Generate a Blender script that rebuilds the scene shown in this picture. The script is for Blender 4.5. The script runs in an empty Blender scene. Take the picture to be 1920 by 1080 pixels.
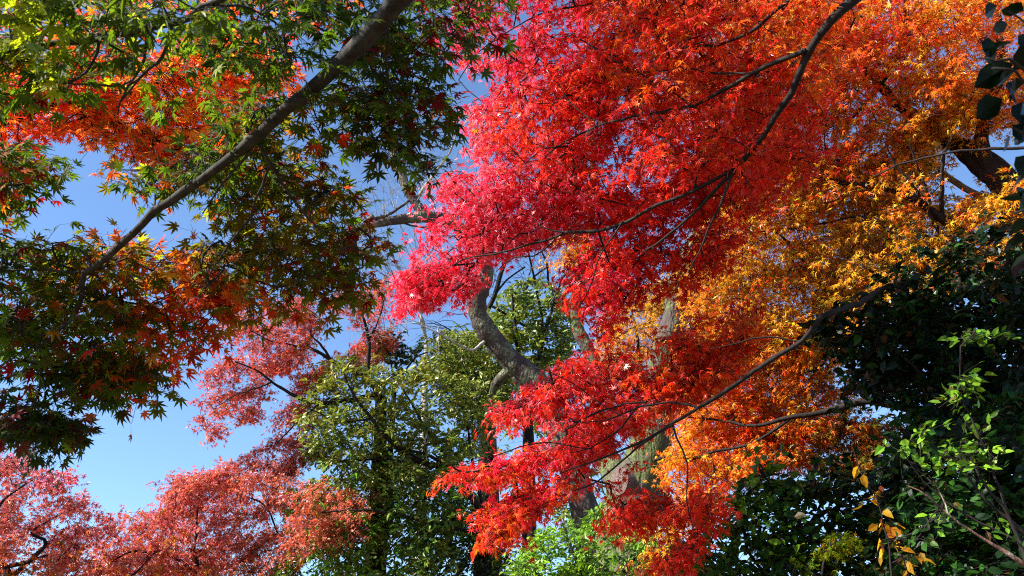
import bpy, math, random
USE_DN = False
import numpy as np

RNG = np.random.default_rng(11)
S = bpy.context.scene
COL = S.collection
R = math.radians

# ------------------------------------------------------------------ camera
CAM = np.array([0.0, 0.0, 1.6]); PITCH = R(28.0); HFOV = R(62.0)
FPX = 960.0 / math.tan(HFOV / 2)
cd = bpy.data.cameras.new("camera"); cam = bpy.data.objects.new("camera", cd); COL.objects.link(cam)
cam.location = CAM; cam.rotation_euler = (math.pi / 2 + PITCH, 0, 0)
cd.sensor_width = 36; cd.angle = HFOV; cd.clip_start = 0.05; cd.clip_end = 2000
S.camera = cam
cd.dof.use_dof = True; cd.dof.focus_distance = 5.5; cd.dof.aperture_fstop = 8.0

# ------------------------------------------------------------------ light
SUN_EL = R(38.0); SUN_AZ = R(-114.0)        # azimuth clockwise from +Y: left and a little behind the camera
SUNV = np.array([math.sin(SUN_AZ) * math.cos(SUN_EL), math.cos(SUN_AZ) * math.cos(SUN_EL), math.sin(SUN_EL)])
w = bpy.data.worlds.new("World"); S.world = w; w.use_nodes = True
nt = w.node_tree; nt.nodes.clear()
sky = nt.nodes.new("ShaderNodeTexSky"); sky.sky_type = 'NISHITA'; sky.sun_disc = False
sky.sun_elevation = SUN_EL; sky.sun_rotation = SUN_AZ; sky.air_density = 1.0; sky.dust_density = 0.0; sky.ozone_density = 5.5
bg = nt.nodes.new("ShaderNodeBackground"); bg.inputs[1].default_value = 0.092
wo = nt.nodes.new("ShaderNodeOutputWorld")
nt.links.new(sky.outputs[0], bg.inputs[0]); nt.links.new(bg.outputs[0], wo.inputs[0])
sd = bpy.data.lights.new("sun", 'SUN'); sd.energy = 5.0; sd.angle = R(0.5); sd.color = (1.0, 0.95, 0.87)
sun = bpy.data.objects.new("sun", sd); COL.objects.link(sun)
from mathutils import Vector
sun.rotation_euler = Vector(SUNV).to_track_quat('Z', 'Y').to_euler()
sun.location = (-10, -5, 15)
S.view_settings.view_transform = 'Standard'; S.view_settings.look = 'None'
S.view_settings.exposure = 1.6; S.view_settings.gamma = 1.0
S.cycles.max_bounces = 7; S.cycles.diffuse_bounces = 4; S.cycles.glossy_bounces = 2
S.cycles.transmission_bounces = 4; S.cycles.sample_clamp_indirect = 6; S.cycles.filter_width = 1.05; S.cycles.use_denoising = USE_DN

# ------------------------------------------------------------------ helpers
def P(px, py, D):
    """point D metres from the eye in the direction of a photo pixel (1920 x 1080)"""
    px = np.asarray(px, float); py = np.asarray(py, float); D = np.asarray(D, float)
    x = (px - 960) / FPX; y = (540 - py) / FPX
    n = np.sqrt(1 + x * x + y * y)
    c, s = math.cos(PITCH), math.sin(PITCH)
    v = np.stack([x, c - s * y, s + c * y], -1) / n[..., None]
    return CAM + v * D[..., None]

def unP(p):
    v = p - CAM; c, s = math.cos(PITCH), math.sin(PITCH)
    f = np.maximum(v[:, 1] * c + v[:, 2] * s, 0.05); u = -v[:, 1] * s + v[:, 2] * c
    return 960 + FPX * v[:, 0] / f, 540 - FPX * u / f

def norm(v):
    return v / np.maximum(np.linalg.norm(v, axis=-1, keepdims=True), 1e-9)

def inpoly(x, y, poly):
    ins = np.zeros(x.shape, bool); n = len(poly)
    for i in range(n):
        x0, y0 = poly[i]; x1, y1 = poly[(i + 1) % n]
        if y0 == y1: continue
        c = ((y0 > y) != (y1 > y)) & (x < (x1 - x0) * (y - y0) / (y1 - y0) + x0)
        ins ^= c
    return ins

def sample_poly(poly, n, holes=()):
    xs = [p[0] for p in poly]; ys = [p[1] for p in poly]
    X = []; Y = []; tot = 0
    while tot < n:
        x = RNG.uniform(min(xs), max(xs), n * 2); y = RNG.uniform(min(ys), max(ys), n * 2)
        k = inpoly(x, y, poly)
        for h in holes: k &= ~inpoly(x, y, h)
        X.append(x[k]); Y.append(y[k]); tot += k.sum()
    return np.concatenate(X)[:n], np.concatenate(Y)[:n]

def link(name, me, mat=None, parent=None):
    o = bpy.data.objects.new(name, me); COL.objects.link(o)
    if mat: me.materials.append(mat)
    if parent: o.parent = parent; o.matrix_parent_inverse.identity(); o.location = -parent_world(parent)
    return o

def parent_world(p):
    v = Vector((0, 0, 0))
    while p is not None:
        v = v + Vector(p.location); p = p.parent
    return v

def mesh_np(name, V, loops, starts, totals, col=None, smooth=False):
    me = bpy.data.meshes.new(name)
    me.vertices.add(len(V)); me.vertices.foreach_set("co", V.astype(np.float32).ravel())
    me.loops.add(len(loops)); me.loops.foreach_set("vertex_index", loops.astype(np.int32))
    me.polygons.add(len(starts)); me.polygons.foreach_set("loop_start", starts.astype(np.int32))
    me.polygons.foreach_set("use_smooth", np.full(len(starts), smooth))
    me.update(calc_edges=True)
    if col is not None:
        a = me.color_attributes.new("leaf_colour", 'FLOAT_COLOR', 'POINT')
        c4 = np.ones((len(V), 4), np.float32); c4[:, :3] = col
        a.data.foreach_set("color", c4.ravel())
    return me

# ------------------------------------------------------------------ tubes
class Tubes:
    def __init__(s): s.V = []; s.F = []; s.n = 0
    def add(s, pts, rad, sides=6, rough=0.0):
        pts = np.asarray(pts, float); rad = np.asarray(rad, float); m = len(pts)
        t = np.gradient(pts, axis=0); t = norm(t)
        up = np.array([0.31, 0.17, 0.93]); a = norm(np.cross(t, up)); b = np.cross(t, a)
        ang = np.linspace(0, 2 * math.pi, sides, endpoint=False)
        rr = rad[:, None] * (1 + rough * RNG.normal(size=(m, sides)))
        if sides >= 18:
            u = np.arange(m)[:, None] * 0.12
            for q in range(5):
                rr = rr * (1 + 0.02 * np.sin(ang[None] * RNG.integers(1, 4) + u * RNG.uniform(2, 9) + RNG.uniform(0, 6)))
            for q in range(max(1, m // 14)):      # knots and old branch collars
                k0 = RNG.integers(0, m); a0_ = RNG.uniform(0, 6.28)
                rr = rr * (1 + 0.14 * np.exp(-((np.arange(m)[:, None] - k0) / 1.6) ** 2 - ((np.angle(np.exp(1j * (ang[None] - a0_)))) / 0.45) ** 2))
        ring = pts[:, None] + rr[..., None] * (np.cos(ang)[None, :, None] * a[:, None] + np.sin(ang)[None, :, None] * b[:, None])
        s.V.append(ring.reshape(-1, 3))
        i = np.arange(m - 1)[:, None] * sides; j = np.arange(sides)[None]; k = (j + 1) % sides
        f = np.stack([i + j, i + k, i + sides + k, i + sides + j], -1).reshape(-1, 4) + s.n
        s.F.append(f); s.n += m * sides
    def add_many(s, A, B, C, ra, rb, sides=3):
        """many 3-point tubes at once; A,B,C (n,3)"""
        n = len(A)
        if n == 0: return
        t = norm(C - A); up = np.array([0.31, 0.17, 0.93]); a = norm(np.cross(t, up)); b = np.cross(t, a)
        ang = np.linspace(0, 2 * math.pi, sides, endpoint=False)
        off = np.cos(ang)[None, :, None] * a[:, None] + np.sin(ang)[None, :, None] * b[:, None]
        ra = np.broadcast_to(ra, (n,)); rb = np.broadcast_to(rb, (n,)); rm = (ra + rb) / 2
        V = np.concatenate([A[:, None] + off * ra[:, None, None], B[:, None] + off * rm[:, None, None], C[:, None] + off * rb[:, None, None]], 1)
        s.V.append(V.reshape(-1, 3))
        j = np.arange(sides); k = (j + 1) % sides
        q = np.concatenate([np.stack([r * sides + j, r * sides + k, (r + 1) * sides + k, (r + 1) * sides + j], -1) for r in (0, 1)])
        f = q[None] + (np.arange(n) * 3 * sides)[:, None, None] + s.n
        s.F.append(f.reshape(-1, 4)); s.n += n * 3 * sides
    def build(s, name, mat, parent):
        V = np.concatenate(s.V); F = np.concatenate(s.F)
        me = mesh_np(name, V, F.ravel(), np.arange(len(F)) * 4, 4, smooth=True)
        return link(name, me, mat, parent)

def catmull(pts, rad, step=0.12):
    pts = np.asarray(pts, float); rad = np.asarray(rad, float)
    if len(pts) < 3:
        m = max(2, int(np.linalg.norm(pts[-1] - pts[0]) / step)); u = np.linspace(0, 1, m + 1)
        return pts[0] + (pts[-1] - pts[0]) * u[:, None], rad[0] + (rad[-1] - rad[0]) * u
    p = np.vstack([2 * pts[0] - pts[1], pts, 2 * pts[-1] - pts[-2]])
    out = []; ro = []
    for i in range(1, len(p) - 2):
        L = np.linalg.norm(p[i + 1] - p[i]); m = max(2, int(L / step))
        u = np.arange(m) / m; u = u[:, None]
        q = 0.5 * (2 * p[i] + (p[i + 1] - p[i - 1]) * u + (2 * p[i - 1] - 5 * p[i] + 4 * p[i + 1] - p[i + 2]) * u ** 2 + (3 * p[i] - p[i - 1] - 3 * p[i + 1] + p[i + 2]) * u ** 3)
        out.append(q); ro.append(rad[i - 1] + (rad[i] - rad[i - 1]) * u[:, 0])
    out.append(pts[-1:]); ro.append(rad[-1:])
    return np.concatenate(out), np.concatenate(ro)

# ------------------------------------------------------------------ materials
def new_mat(name):
    m = bpy.data.materials.new(name); m.use_nodes = True; m.node_tree.nodes.clear(); return m, m.node_tree

def leaf_mat(name, refl=0.75, trans=1.0, mix=0.5, rough=0.38, spec=0.5, hue_refl=(1, 1, 1), sheen=0.0):
    m, t = new_mat(name); N = t.nodes.new; L = t.links.new
    at = N("ShaderNodeAttribute"); at.attribute_name = "leaf_colour"
    def mul(c):
        x = N("ShaderNodeMix"); x.data_type = 'RGBA'; x.blend_type = 'MULTIPLY'; x.inputs[0].default_value = 1
        L(at.outputs[0], x.inputs[6]); x.inputs[7].default_value = (*c, 1); return x.outputs[2]
    pr = N("ShaderNodeBsdfPrincipled"); pr.inputs["Roughness"].default_value = rough
    pr.inputs["Specular IOR Level"].default_value = spec
    L(mul([refl * h for h in hue_refl]), pr.inputs["Base Color"])
    tr = N("ShaderNodeBsdfTranslucent"); L(mul([trans] * 3), tr.inputs[0])
    mx = N("ShaderNodeMixShader"); mx.inputs[0].default_value = mix
    L(pr.outputs[0], mx.inputs[1]); L(tr.outputs[0], mx.inputs[2])
    o = N("ShaderNodeOutputMaterial"); L(mx.outputs[0], o.inputs[0])
    return m

def bark_mat(name, base, light, moss=None, mossamt=0.5, scale=6.0, bump=0.5, stretch=0.35):
    m, t = new_mat(name); N = t.nodes.new; L = t.links.new
    tc = N("ShaderNodeTexCoord"); mp = N("ShaderNodeMapping"); mp.inputs[3].default_value = (1, 1, stretch)
    L(tc.outputs[3], mp.inputs[0])
    n1 = N("ShaderNodeTexNoise"); n1.inputs["Scale"].default_value = scale * 3; n1.inputs["Detail"].default_value = 8; n1.inputs["Roughness"].default_value = 0.7
    L(mp.outputs[0], n1.inputs[0])
    cr = N("ShaderNodeValToRGB"); cr.color_ramp.elements[0].position = 0.35; cr.color_ramp.elements[0].color = (*base, 1)
    cr.color_ramp.elements[1].position = 0.68; cr.color_ramp.elements[1].color = (*light, 1); L(n1.outputs[0], cr.inputs[0])
    out = cr.outputs[0]
    if moss:
        n2 = N("ShaderNodeTexNoise"); n2.inputs["Scale"].default_value = scale * 0.8; n2.inputs["Detail"].default_value = 9; n2.inputs["Roughness"].default_value = 0.75
        L(tc.outputs[3], n2.inputs[0])
        r2 = N("ShaderNodeValToRGB"); r2.color_ramp.elements[0].position = 0.62 - mossamt * 0.3; r2.color_ramp.elements[1].position = 0.70 - mossamt * 0.3
        L(n2.outputs[0], r2.inputs[0])
        n3 = N("ShaderNodeTexNoise"); n3.inputs["Scale"].default_value = scale * 9; n3.inputs["Detail"].default_value = 5
        L(tc.outputs[3], n3.inputs[0])
        r3 = N("ShaderNodeValToRGB"); r3.color_ramp.elements[0].position = 0.4; r3.color_ramp.elements[0].color = (*moss[0], 1)
        r3.color_ramp.elements[1].position = 0.6; r3.color_ramp.elements[1].color = (*moss[1], 1); L(n3.outputs[0], r3.inputs[0])
        mx = N("ShaderNodeMix"); mx.data_type = 'RGBA'; L(r2.outputs[0], mx.inputs[0]); L(out, mx.inputs[6]); L(r3.outputs[0], mx.inputs[7])
        out = mx.outputs[2]
    pr = N("ShaderNodeBsdfPrincipled"); pr.inputs["Roughness"].default_value = 0.85; pr.inputs["Specular IOR Level"].default_value = 0.25
    L(out, pr.inputs["Base Color"])
    n4 = N("ShaderNodeTexNoise"); n4.inputs["Scale"].default_value = scale * 6; n4.inputs["Detail"].default_value = 8; L(mp.outputs[0], n4.inputs[0])
    bp = N("ShaderNodeBump"); bp.inputs[0].default_value = bump; bp.inputs[1].default_value = 0.06 if moss else 0.02; L(n4.outputs[0], bp.inputs["Height"]); L(bp.outputs[0], pr.inputs["Normal"])
    o = N("ShaderNodeOutputMaterial"); L(pr.outputs[0], o.inputs[0]); return m

M_maple = leaf_mat("maple_leaf", 0.85, 1.1, 0.52, 0.38, 0.55)
M_near = leaf_mat("green_maple_leaf", 0.4, 1.15, 0.5, 0.5, 0.15)
M_glow = leaf_mat("thin_maple_leaf", 0.9, 1.25, 0.62, 0.4, 0.4)
M_pink = leaf_mat("sheen_tinted_maple_leaf", 0.95, 0.95, 0.42, 0.36, 0.6)
M_ever = leaf_mat("evergreen_leaf", 1.0, 0.9, 0.35, 0.36, 0.4)
M_gloss = leaf_mat("camellia_leaf", 0.85, 0.75, 0.3, 0.36, 0.2)
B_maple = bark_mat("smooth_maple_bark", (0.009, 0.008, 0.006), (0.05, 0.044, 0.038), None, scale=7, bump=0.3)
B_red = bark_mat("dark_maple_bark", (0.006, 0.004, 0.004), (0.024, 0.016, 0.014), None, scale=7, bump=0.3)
B_brown = bark_mat("brown_bark", (0.06, 0.028, 0.022), (0.17, 0.09, 0.07), ((0.25, 0.2, 0.15), (0.4, 0.34, 0.28)), 0.25, scale=4)
B_moss = bark_mat("mossy_bark", (0.07, 0.055, 0.045), (0.075, 0.055, 0.048), ((0.045, 0.075, 0.01), (0.13, 0.135, 0.065)), 0.55, scale=4, bump=0.9)
B_lean = bark_mat("lichen_bark", (0.06, 0.045, 0.04), (0.055, 0.038, 0.035), ((0.06, 0.07, 0.022), (0.19, 0.19, 0.14)), 0.45, scale=4, bump=0.8)
B_grey = bark_mat("pale_grey_bark", (0.16, 0.14, 0.12), (0.42, 0.38, 0.34), None, scale=6, bump=0.3)
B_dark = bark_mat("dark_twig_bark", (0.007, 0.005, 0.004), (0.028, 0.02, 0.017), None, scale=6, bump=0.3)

# ------------------------------------------------------------------ leaf shapes (unit length 1 = overall width about 1)
def star(tips, lens, sinus, shoulder=True, droop=0.16):
    pts = [(0, -0.02, 0)]; out = []
    n = len(tips)
    for i in range(n):
        a = R(tips[i]); l = lens[i]
        if i == 0: out.append((R(tips[0] - 22), sinus * 0.55))
        if shoulder:
            da = math.atan2(0.115, 0.5 * l + 0.02)
            out.append((a - da, l * 0.52)); out.append((a, l)); out.append((a + da, l * 0.52))
        else: out.append((a, l))
        if i < n - 1: out.append(((R(tips[i]) + R(tips[i + 1])) / 2, sinus))
        else: out.append((R(tips[i] + 22), sinus * 0.55))
    for a, r in out:
        x, y = r * math.sin(a), r * math.cos(a)
        pts.append((x, y, -droop * r * r * 2 + (0.03 if abs(r - sinus) < 1e-6 else 0)))
    V = np.array(pts); k = len(out)
    T = np.array([(0, i + 1, i + 2) for i in range(k - 1)])[:, ::-1]
    return V * 0.62, T

L7 = star([-122, -80, -40, 0, 40, 80, 122], [0.42, 0.72, 0.92, 1.0, 0.92, 0.72, 0.42], 0.31)
L7s = star([-118, -78, -39, 0, 39, 78, 118], [0.42, 0.72, 0.92, 1.0, 0.92, 0.72, 0.42], 0.25, shoulder=False)
L5 = star([-95, -48, 0, 48, 95], [0.62, 0.9, 1.0, 0.9, 0.62], 0.28, shoulder=False)
def oval(wd=0.2, fold=0.05, droop=0.12):
    V = np.array([(0, 0, 0), (-wd, 0.3, fold), (-wd * 0.85, 0.65, fold - droop * .4), (0, 1, -droop), (wd * 0.85, 0.65, fold - droop * .4), (wd, 0.3, fold), (0, 0.5, -droop * .25)])
    T = np.array([(6, 0, 5), (6, 5, 4), (6, 4, 3), (6, 3, 2), (6, 2, 1), (6, 1, 0)])
    return V, T
OV = oval(0.2); OVW = oval(0.29, 0.04); OVN = oval(0.15)

def leaves(name, tpl, pos, ax, nr, size, col, mat, parent, curl=(-0.8, 3.4)):
    """every leaf a small mesh; ax = midrib direction, nr = upper side"""
    TV, TT = tpl; n = len(pos)
    ax = norm(ax); sd_ = norm(np.cross(ax, nr)); nz = np.cross(sd_, ax)
    tv = np.broadcast_to(TV[None], (n, len(TV), 3)).copy()
    tv[:, :, 2] *= RNG.uniform(curl[0], curl[1], (n, 1)); tv[:, :, 0] *= RNG.uniform(0.8, 1.1, (n, 1))
    tv[:, :, 2] += RNG.normal(0, 0.16, (n, 1)) * tv[:, :, 0]
    V = pos[:, None] + size[:, None, None] * (tv[..., 0:1] * sd_[:, None] + tv[..., 1:2] * ax[:, None] + tv[..., 2:3] * nz[:, None])
    F = TT[None] + (np.arange(n) * len(TV))[:, None, None]
    F = F.reshape(-1, 3); c = np.repeat(col, len(TV), 0)
    me = mesh_np(name, V.reshape(-1, 3), F.ravel(), np.arange(len(F)) * 3, 3, col=c)
    return link(name, me, mat, parent)

# ------------------------------------------------------------------ colours
def lin(c): c = np.asarray(c, float) / 255; return np.where(c <= 0.04045, c / 12.92, ((c + 0.055) / 1.055) ** 2.4)
PAL = {k: lin(v) for k, v in dict(
    yg=(176, 190, 26), green=(96, 122, 20), dgreen=(66, 86, 20), olive=(136, 122, 26), gold=(240, 178, 40), yellow=(240, 205, 50),
    orange=(242, 124, 30), rorange=(240, 80, 30), red=(244, 60, 42), crimson=(243, 50, 76), dred=(150, 20, 18), maroon=(110, 16, 22),  # red and crimson have some pale surface gloss mixed in
    pink=(246, 118, 134), rose=(206, 102, 86), salmon=(226, 122, 84), brown=(150, 80, 40), oak=(124, 134, 42), oakd=(98, 116, 38), oaky=(146, 140, 44),  # pink, rose and salmon carry leaf sheen in the colour
    leafg=(94, 136, 30), leafb=(128, 170, 38), camel=(44, 84, 26), cameld=(18, 42, 16)).items()}

def colours(pts, ctrl, spread=170.0, jit=0.13, sid=None, rs=None):
    """ctrl: (px, py, {name: weight}); leaf colours by quarter of the crown, some with sheen"""
    x, y = unP(pts); n = len(pts)
    names = sorted({k for c in ctrl for k in c[2]})
    W = np.zeros((n, len(names)))
    for cx, cy, d in ctrl:
        w_ = np.exp(-((x - cx) ** 2 + (y - cy) ** 2) / (2 * spread ** 2)) + 1e-7 / (1 + ((x - cx) ** 2 + (y - cy) ** 2) * 1e-4)
        tot = sum(d.values())
        for k, v in d.items(): W[:, names.index(k)] += w_ * v / tot
    W /= W.sum(1, keepdims=True); cum = np.cumsum(W, 1)
    u = RNG.random(n)
    if sid is not None: u = np.clip(0.5 + (rs[sid] - 0.5) * 0.7 + (u - 0.5) * 0.42, 0, 0.9999)   # one twig tends to one colour
    u2 = np.clip(u + RNG.normal(0, 0.05, n), 0, 0.9999)
    i1 = (cum < u[:, None]).sum(1).clip(0, len(names) - 1); i2 = (cum < u2[:, None]).sum(1).clip(0, len(names) - 1)
    pal = np.array([PAL[k] for k in names]); c = 0.5 * (pal[i1] + pal[i2])
    c = c * (1 + RNG.normal(0, jit, (n, 1))) * (1 + RNG.normal(0, jit * 0.5, (n, 3)))
    old = RNG.random(n) < 0.035; c[old] = c[old] * 0.45 + lin((120, 74, 40)) * 0.45      # a few browned leaves
    return np.clip(c, 0.002, 0.93)

# ------------------------------------------------------------------ tree growing
NEARER = 0.0; WIDTH = 1.0
def limb(pts, f=1.0, near=None):
    """[(px, py, D, width_px)] -> world points, radii"""
    a = np.array(pts, float); a[:, 2] -= NEARER if near is None else near; p = P(a[:, 0], a[:, 1], a[:, 2]); return p, a[:, 3] * 0.5 * a[:, 2] / FPX * f * WIDTH

def grow(seeds, targets, alpha=0.12, tip=0.0020, expo=2.8, droop=0.05):
    """joins every target to the limbs or to a twig already grown; returns edges with radii and parents' positions"""
    n = len(targets)
    if len(seeds) > 4000: seeds = seeds[::2]
    best = np.full(n, 1e9); par = np.full(n, -1); ppos = np.zeros((n, 3)); base = np.zeros(n)
    for i0 in range(0, n, 400):
        d = np.linalg.norm(targets[i0:i0 + 400, None] - seeds[None], axis=2); j = d.argmin(1)
        best[i0:i0 + 400] = d[np.arange(len(j)), j]; ppos[i0:i0 + 400] = seeds[j]
    real = best.copy(); done = np.zeros(n, bool); path = np.zeros(n); order = []
    for _ in range(n):
        c = np.where(done, 1e18, best); i = int(c.argmin()); done[i] = True; order.append(i)
        path[i] = (path[par[i]] if par[i] >= 0 else 0) + np.linalg.norm(targets[i] - ppos[i])
        d = np.linalg.norm(targets - targets[i], axis=1) + alpha * path[i]
        k = (~done) & (d < best); best[k] = d[k]; par[k] = i; ppos[k] = targets[i]
    r = np.full(n, 0.0)
    acc = np.zeros(n)
    for i in reversed(order):
        r[i] = (acc[i] + tip ** expo) ** (1 / expo)
        if par[i] >= 0: acc[par[i]] += r[i] ** expo
    A = ppos; C = targets; Lh = np.linalg.norm(C - A, axis=1, keepdims=True)
    B = (A + C) / 2 + RNG.normal(0, 0.07, (n, 3)) * Lh + np.array([0, 0, droop]) * Lh
    return A, B, C, r, norm(C - A)

def leaf_sprays(cent, axis, spr, nl, twigs=5, lsize=0.06, flat=0.25, petiole=0.5, up=0.75, tilt=None, nrand=0.42, droop=0.35, tw=None, tr=0.0013):
    """a flat fan of twiglets at each centre, leaves in pairs along each twiglet"""
    n = len(cent)
    padn = np.array([0, 0, 1.0]) * up + (tilt if tilt is not None else 0) + RNG.normal(0, 0.28, (n, 3)); padn = norm(padn)
    ax = norm(axis - (axis * padn).sum(1, keepdims=True) * padn * 0.8 + RNG.normal(0, 0.15, (n, 3)))
    sd_ = norm(np.cross(ax, padn))
    k = twigs
    ang = np.linspace(-1.15, 1.15, k)[None] + RNG.normal(0, 0.2, (n, k)); ln = spr[:, None] * RNG.uniform(0.55, 1.15, (n, k)) * (1 - 0.25 * np.abs(ang))
    td = np.cos(ang)[..., None] * ax[:, None] + np.sin(ang)[..., None] * sd_[:, None]
    td = norm(td + RNG.normal(0, flat * 0.6, (n, k, 3)))
    s0 = cent[:, None] - ax[:, None] * spr[:, None, None] * 0.5 + 0 * td
    end = s0 + td * ln[..., None] * 1.25 + np.array([0, 0, -0.12]) * ln[..., None]
    mid = (s0 + end) / 2 + np.array([0, 0, 0.06]) * ln[..., None]
    if tw is not None: tw.add_many(s0.reshape(-1, 3), mid.reshape(-1, 3), end.reshape(-1, 3), tr * 1.3, tr * 0.7)
    m = max(1, int(round(nl / k)))
    cnt = n * k * m
    t = RNG.uniform(0.18, 1.03, (n, k, m, 1)); q = (1 - t) ** 2 * s0[:, :, None] + 2 * t * (1 - t) * (2 * mid - (s0 + end) / 2)[:, :, None] + t * t * end[:, :, None]
    side = np.where(RNG.random((n, k, m, 1)) < 0.5, -1.0, 1.0)
    tdir = td[:, :, None] + np.zeros((n, k, m, 3)); pn = padn[:, None, None] + np.zeros((n, k, m, 3))
    lat = norm(np.cross(tdir, pn)) * side
    la = norm(tdir * RNG.uniform(0.2, 1.1, (n, k, m, 1)) + lat * RNG.uniform(0.3, 1.0, (n, k, m, 1)) + RNG.normal(0, 0.25, (n, k, m, 3)) + np.array([0, 0, -droop]))
    sz = lsize * RNG.uniform(0.55, 1.2, (n, k, m))
    pos = q + la * (sz * petiole)[..., None] + pn * RNG.normal(0, flat * 0.2, (n, k, m, 1)) * spr[:, None, None, None]
    nr = pn + RNG.normal(0, nrand, (n, k, m, 3))
    sid = np.broadcast_to(np.arange(n)[:, None, None], (n, k, m)).reshape(-1)
    keep = RNG.random(cnt) < 0.93
    f = lambda a: a.reshape(-1, 3)[keep]
    return f(pos), f(la), f(nr), sz.reshape(-1)[keep], sid[keep], q.reshape(-1, 3)[keep]

def thing(name, label, cat, loc, group=None, kind=None):
    o = bpy.data.objects.new(name, None); COL.objects.link(o); o.location = loc
    o["label"] = label; o["category"] = cat
    if group: o["group"] = group
    if kind: o["kind"] = kind
    o.empty_display_size = 0.3
    return o

def region(poly, D, thick, nsp, holes=(), gx=0.0, gy=0.0):
    """spray centres filling the part of the crown that shows inside this outline; gx, gy slope its distance (m per 100 px)"""
    x, y = sample_poly(poly, nsp, holes)
    cx = np.mean([p[0] for p in poly]); cy = np.mean([p[1] for p in poly])
    d = D + gx * (x - cx) / 100 + gy * (y - cy) / 100 + RNG.uniform(-thick / 2, thick / 2, nsp)
    return P(x, y, d)

def tree(name, label, base, trunk, limbs, centres, ctrl, *, lm, bark, tpl, lsize, nl, spr, twigs=5, group=None, cat="tree", rough=0.02,
         branch_bark=None, spread=170, up=0.75, tilt=None, nrand=0.42, flat=0.25, droop=0.35, tip=0.0020, extra=None, jit=0.13, limb_name="branch",
         trunk_sides=18, seed_trunk=True, tr=0.0013, petiole=0.5, crown=True, alpha=0.12, curl=(-0.8, 3.4)):
    root = thing(name, label, cat, base, group)
    tb = Tubes(); seeds = []
    for pts, rad in trunk:
        p, r = catmull(pts, rad, 0.07 if r_small(rad) else 0.12); tb.add(p, r, trunk_sides, rough)
        if seed_trunk: seeds.append(p)
    tb.build("trunk", bark, root)
    for L_ in limbs:
        pts, rad = L_[:2]
        t = Tubes(); p, r = catmull(pts, rad, 0.06)
        wob = np.cumsum(RNG.normal(0, 1, p.shape), 0); wob -= np.linspace(0, 1, len(p))[:, None] * wob[-1]
        p = p + wob * 0.0045; r = r * (1 + 0.06 * RNG.normal(size=len(r)))
        t.add(p, r, 10, rough); seeds.append(p)
        t.build(limb_name, L_[2] if len(L_) > 2 else (branch_bark or bark), root)
    if centres is not None and len(centres):
        sd_ = np.concatenate(seeds)
        A, B, C, rr, ax = grow(sd_, centres, tip=tip, alpha=alpha)
        tw = Tubes(); rr = np.minimum(rr, np.linalg.norm(centres - CAM, axis=1) * 0.0012)
        tw.add_many(A, B, C, rr * 1.08, rr * 0.9, 5)
        sp = spr * RNG.uniform(0.75, 1.25, len(centres))
        tl = tilt if tilt is not None else None
        pos, la, nr, sz, sid, att = leaf_sprays(C, ax, sp, nl, twigs, lsize, flat=flat, up=up, tilt=tl, nrand=nrand, droop=droop, tw=tw, tr=tr, petiole=petiole)
        if petiole > 0.3 and lsize > 0.05 and len(pos) < 16000:
            tw.add_many(att, (att + pos) / 2, pos, 0.0006, 0.0005, 3)
        tw.build("twigs", branch_bark or bark, root)
        rs = RNG.random(len(centres))
        cl = colours(pos, ctrl, spread, jit, sid, rs)
        leaves("crown", tpl, pos, la, nr, sz, cl, lm, root, curl)
        return root, seeds, (pos, la, nr, sz)
    return root, seeds, None
def r_small(r): return min(r) < 0.05

# ------------------------------------------------------------------ ground
def ground_mat():
    m, t = new_mat("leaf_litter_soil"); N = t.nodes.new; L = t.links.new
    tc = N("ShaderNodeTexCoord"); v = N("ShaderNodeTexVoronoi"); v.inputs["Scale"].default_value = 14; L(tc.outputs[3], v.inputs[0])
    cr = N("ShaderNodeValToRGB"); e = cr.color_ramp.elements; e[0].color = (0.05, 0.035, 0.02, 1); e[1].color = (0.22, 0.07, 0.03, 1)
    e2 = e.new(0.5); e2.color = (0.10, 0.08, 0.03, 1); L(v.outputs["Color"], cr.inputs[0])
    pr = N("ShaderNodeBsdfPrincipled"); pr.inputs["Roughness"].default_value = 0.9; L(cr.outputs[0], pr.inputs["Base Color"])
    o = N("ShaderNodeOutputMaterial"); L(pr.outputs[0], o.inputs[0]); return m
gn = 60; gx, gy = np.meshgrid(np.linspace(-1, 1, gn), np.linspace(-1, 1, gn))
gx = np.sign(gx) * np.abs(gx) ** 2 * 260; gy = np.sign(gy) * np.abs(gy) ** 2 * 260
gz = 0.06 * np.sin(gx * 0.7) * np.cos(gy * 0.6)
gv = np.stack([gx, gy, gz], -1).reshape(-1, 3); ii = np.arange((gn - 1) * gn).reshape(gn - 1, gn)[:, :-1].ravel()
gf = np.stack([ii, ii + 1, ii + gn + 1, ii + gn], -1)
g = link("ground", mesh_np("ground", gv, gf.ravel(), np.arange(len(gf)) * 4, 4, smooth=True), ground_mat()); g["kind"] = "structure"

cat_ = np.concatenate
TREES_NEAR = "maples in autumn colour close to the camera"
TREES_FAR = "faded pink and red maples farther off"

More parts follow.
